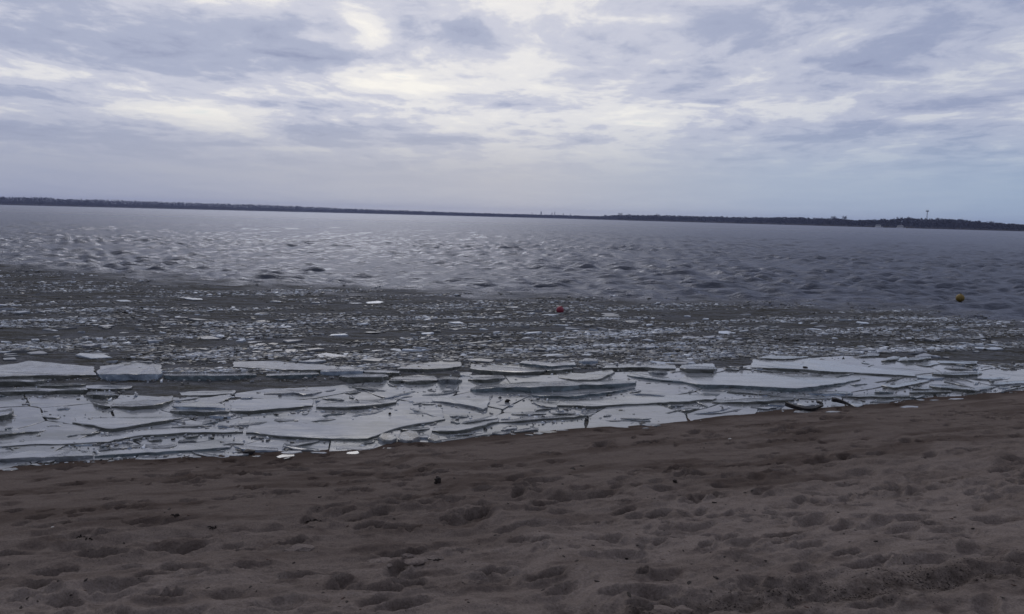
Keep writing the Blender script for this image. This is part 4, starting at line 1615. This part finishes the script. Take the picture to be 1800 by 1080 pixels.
lump(769, 850, 13, 12, M_DEBRIS, 'black jagged clump standing on the sand below centre', 'clump', 'debris_clump', 1, spiky=0.45)
lump(1186, 849, 8, 5, M_DEBRIS, 'small dark clump on the sand right of the black jagged one', 'clump', 'debris_clump', 2, spiky=0.4)
lump(438, 798, 20, 9, M_WOOD, 'short black wood block at the ice edge on the left', 'wood block', 'wood_block', 3, spiky=0.15)
lump(521, 791, 12, 6, M_WOOD, 'small black wood bit at the ice edge right of the wood block', 'wood block', 'wood_bit', 4, spiky=0.25)
lump(1415, 650, 8, 6, M_DEBRIS, 'small dark lump on the edge of the large flat plate at right', 'clump', 'debris_clump', 5, sand=False)
lump(685, 729, 5, 4, M_DEBRIS, 'small dark pebble on the smooth ice left of centre', 'pebble', 'pebble', 6, sand=False)
lump(892, 707, 10, 6, M_DEBRIS, 'dark lump of dirt on the ice near the centre', 'clump', 'debris_clump', 7, sand=False)
lump(1283, 771, 7, 4, M_PALE, 'small white shell on the sand below the ice at right', 'shell', 'shell', 8)
lump(92, 925, 6, 4, M_PALE, 'small white pebble on the sand at far left', 'pebble', 'pebble', 9)
seaweed(555, 906, 24, 16, 'dark tuft of washed up plants on the sand left of centre', 1, 0.6)
seaweed(150, 947, 26, 5, 'dark arched twig on the sand at far left', 2, 0.5)
seaweed(308, 909, 14, 7, 'small dark plant tuft on the smooth sand at left', 3, 0.4)
seaweed(378, 925, 18, 6, 'thin reddish dark twigs on the sand left of the plant tuft', 4, 0.3)
seaweed(770, 993, 26, 3, 'dark twig beside the broken sand crust at the bottom', 5, 0.12)


def crust(px, py, wpx, n, label, seed):
    r = random.Random(seed)
    p = put_on_sand(px, py)
    k = F_PX / math.hypot(p.x, p.y)
    root = empty('sand_crust', p)
    for i in range(n):
        c = Vector((r.uniform(-.5, .5) * wpx / k, r.uniform(-.35, .35) * wpx / k, 0))
        c.z = sand_z(p.x + c.x, p.y + c.y) - p.z
        R = r.uniform(0.022, 0.060)
        bm = bmesh.new()
        bmesh.ops.create_icosphere(bm, subdivisions=2, radius=1.0)
        ax, ay, az = R * r.uniform(0.8, 1.5), R * r.uniform(0.6, 1.0), R * r.uniform(0.25, 0.5)
        o1 = r.uniform(0, 50)
        for vt in bm.verts:
            q = vt.co
            k2 = 1 + 0.45 * float(perlin(np.float64(q.x * 1.6 + o1), np.float64(q.y * 1.6 + q.z * 2.1 + o1))) + r.uniform(-.07, .07)
            vt.co = Vector((c.x + q.x * ax * k2, c.y + q.y * ay * k2, c.z + q.z * az * k2 + az * 0.25))
        me = bpy.data.meshes.new('clod')
        bm.to_mesh(me)
        bm.free()
        me.materials.append(M_SAND)
        link('clod', me, (), root)
    tag(root, label, 'sand crust')


crust(712, 991, 110, 15, 'broken lumps of frozen sand crust at the bottom left of centre', 1)
crust(1165, 1072, 90, 11, 'frozen sand lumps at the bottom picture edge right of centre', 2)
crust(520, 967, 30, 4, 'few cracked sand lumps beside a deep foot mark at left', 3)

# scattered bits of leaf and bark, each its own thing
bits = []
for s in range(8):
    m = random.randint(5, 7)
    v, f = [], []
    for zz, sc in ((0.5, 0.8), (0.0, 1.0)):
        for j in range(m):
            a = 2 * math.pi * j / m
            q = random.uniform(0.6, 1.1)
            v.append((math.cos(a) * sc * q, math.sin(a) * 0.6 * sc * q, zz * random.uniform(0.5, 1.2) - 0.1))
    f.append(list(range(m)))
    for j in range(m):
        f.append([j, m + j, m + (j + 1) % m, (j + 1) % m])
    bits.append(mesh_from('bark_bit', v, f, M_LEAF if s % 4 == 3 else M_DEBRIS))
nb = 0
while nb < 290:
    x = random.uniform(0, 1800)
    y = random.uniform(705, 1075)
    if y < np.interp(x, spx[:, 0], spx[:, 1]) + 12:
        continue
    p = put_on_sand(x, y)
    o = bpy.data.objects.new('bark_bit', bits[random.randrange(8)])
    r0 = random.uniform(0.006, 0.017) * (1.6 if random.random() < 0.12 else 1)
    o.scale = (r0 * random.uniform(0.8, 1.9), r0, r0 * random.uniform(0.4, 0.9))
    o.location = p
    o.rotation_euler.z = random.uniform(0, 6.28)
    COL.objects.link(o)
    tag(o, 'tiny dark bit of bark or leaf lying loose on the sand', 'bark bit', 'dark bits scattered on the sand')
    nb += 1

# line of dark plant crumbs along the rut at the bottom right
V, Fc = [], []
line = [(1100, 1085), (1250, 1062), (1400, 1045), (1520, 1030), (1640, 1014), (1800, 992), (1900, 980)]
for _ in range(4200):
    t = random.random() * (len(line) - 1)
    i = int(t)
    u = t - i
    x = line[i][0] * (1 - u) + line[i + 1][0] * u
    y = line[i][1] * (1 - u) + line[i + 1][1] * u + random.gauss(0, 14)
    if y > 1110 or fbm(np.float64(x * 0.02), np.float64(y * 0.06), 2) < -0.12:
        continue
    p = put_on_sand(x, y)
    b = len(V)
    r0 = random.uniform(0.0018, 0.0050) * (1.8 if random.random() < 0.05 else 1)
    a = random.uniform(0, 6.28)
    ex, ey = math.cos(a) * r0 * random.uniform(1, 2.4), math.sin(a) * r0 * 1.5
    V.extend([(p.x - ex, p.y - ey, p.z), (p.x + ex, p.y + ey, p.z), (p.x + ey * .6, p.y - ex * .6, p.z), (p.x, p.y, p.z + r0 * random.uniform(0.4, 1.0))])
    Fc.extend([(b, b + 1, b + 3), (b + 1, b + 2, b + 3), (b + 2, b, b + 3)])
me = bpy.data.meshes.new('plant_crumbs')
me.from_pydata(V, [], Fc)
tag(link('plant_crumbs', me, [M_DEBRIS]), 'dark line of plant crumbs along the rut at the bottom right', 'plant debris', kind='stuff')

# ------------------------------------------------------------------ haze over the lake
m, t = new_mat('haze')
pv = t.n('ShaderNodeVolumePrincipled')
pv.inputs['Color'].default_value = (0.50, 0.58, 0.95, 1)
pv.inputs['Density'].default_value = 1.15e-4
pv.inputs['Anisotropy'].default_value = 0.3
ou = t.n('ShaderNodeOutputMaterial')
t.t.links.new(pv.outputs[0], ou.inputs['Volume'])
v, f = [], []
prism(v, f, -5200, 5200, -1500, 5200, -4.0, 48.0)
o = link('haze', mesh_from('haze', v, f, m), ())
tag(o, 'thin bluish haze over the lake', 'haze', kind='stuff')

scene.cycles.use_denoising = True
scene.cycles.max_bounces = 6
scene.cycles.volume_bounces = 0
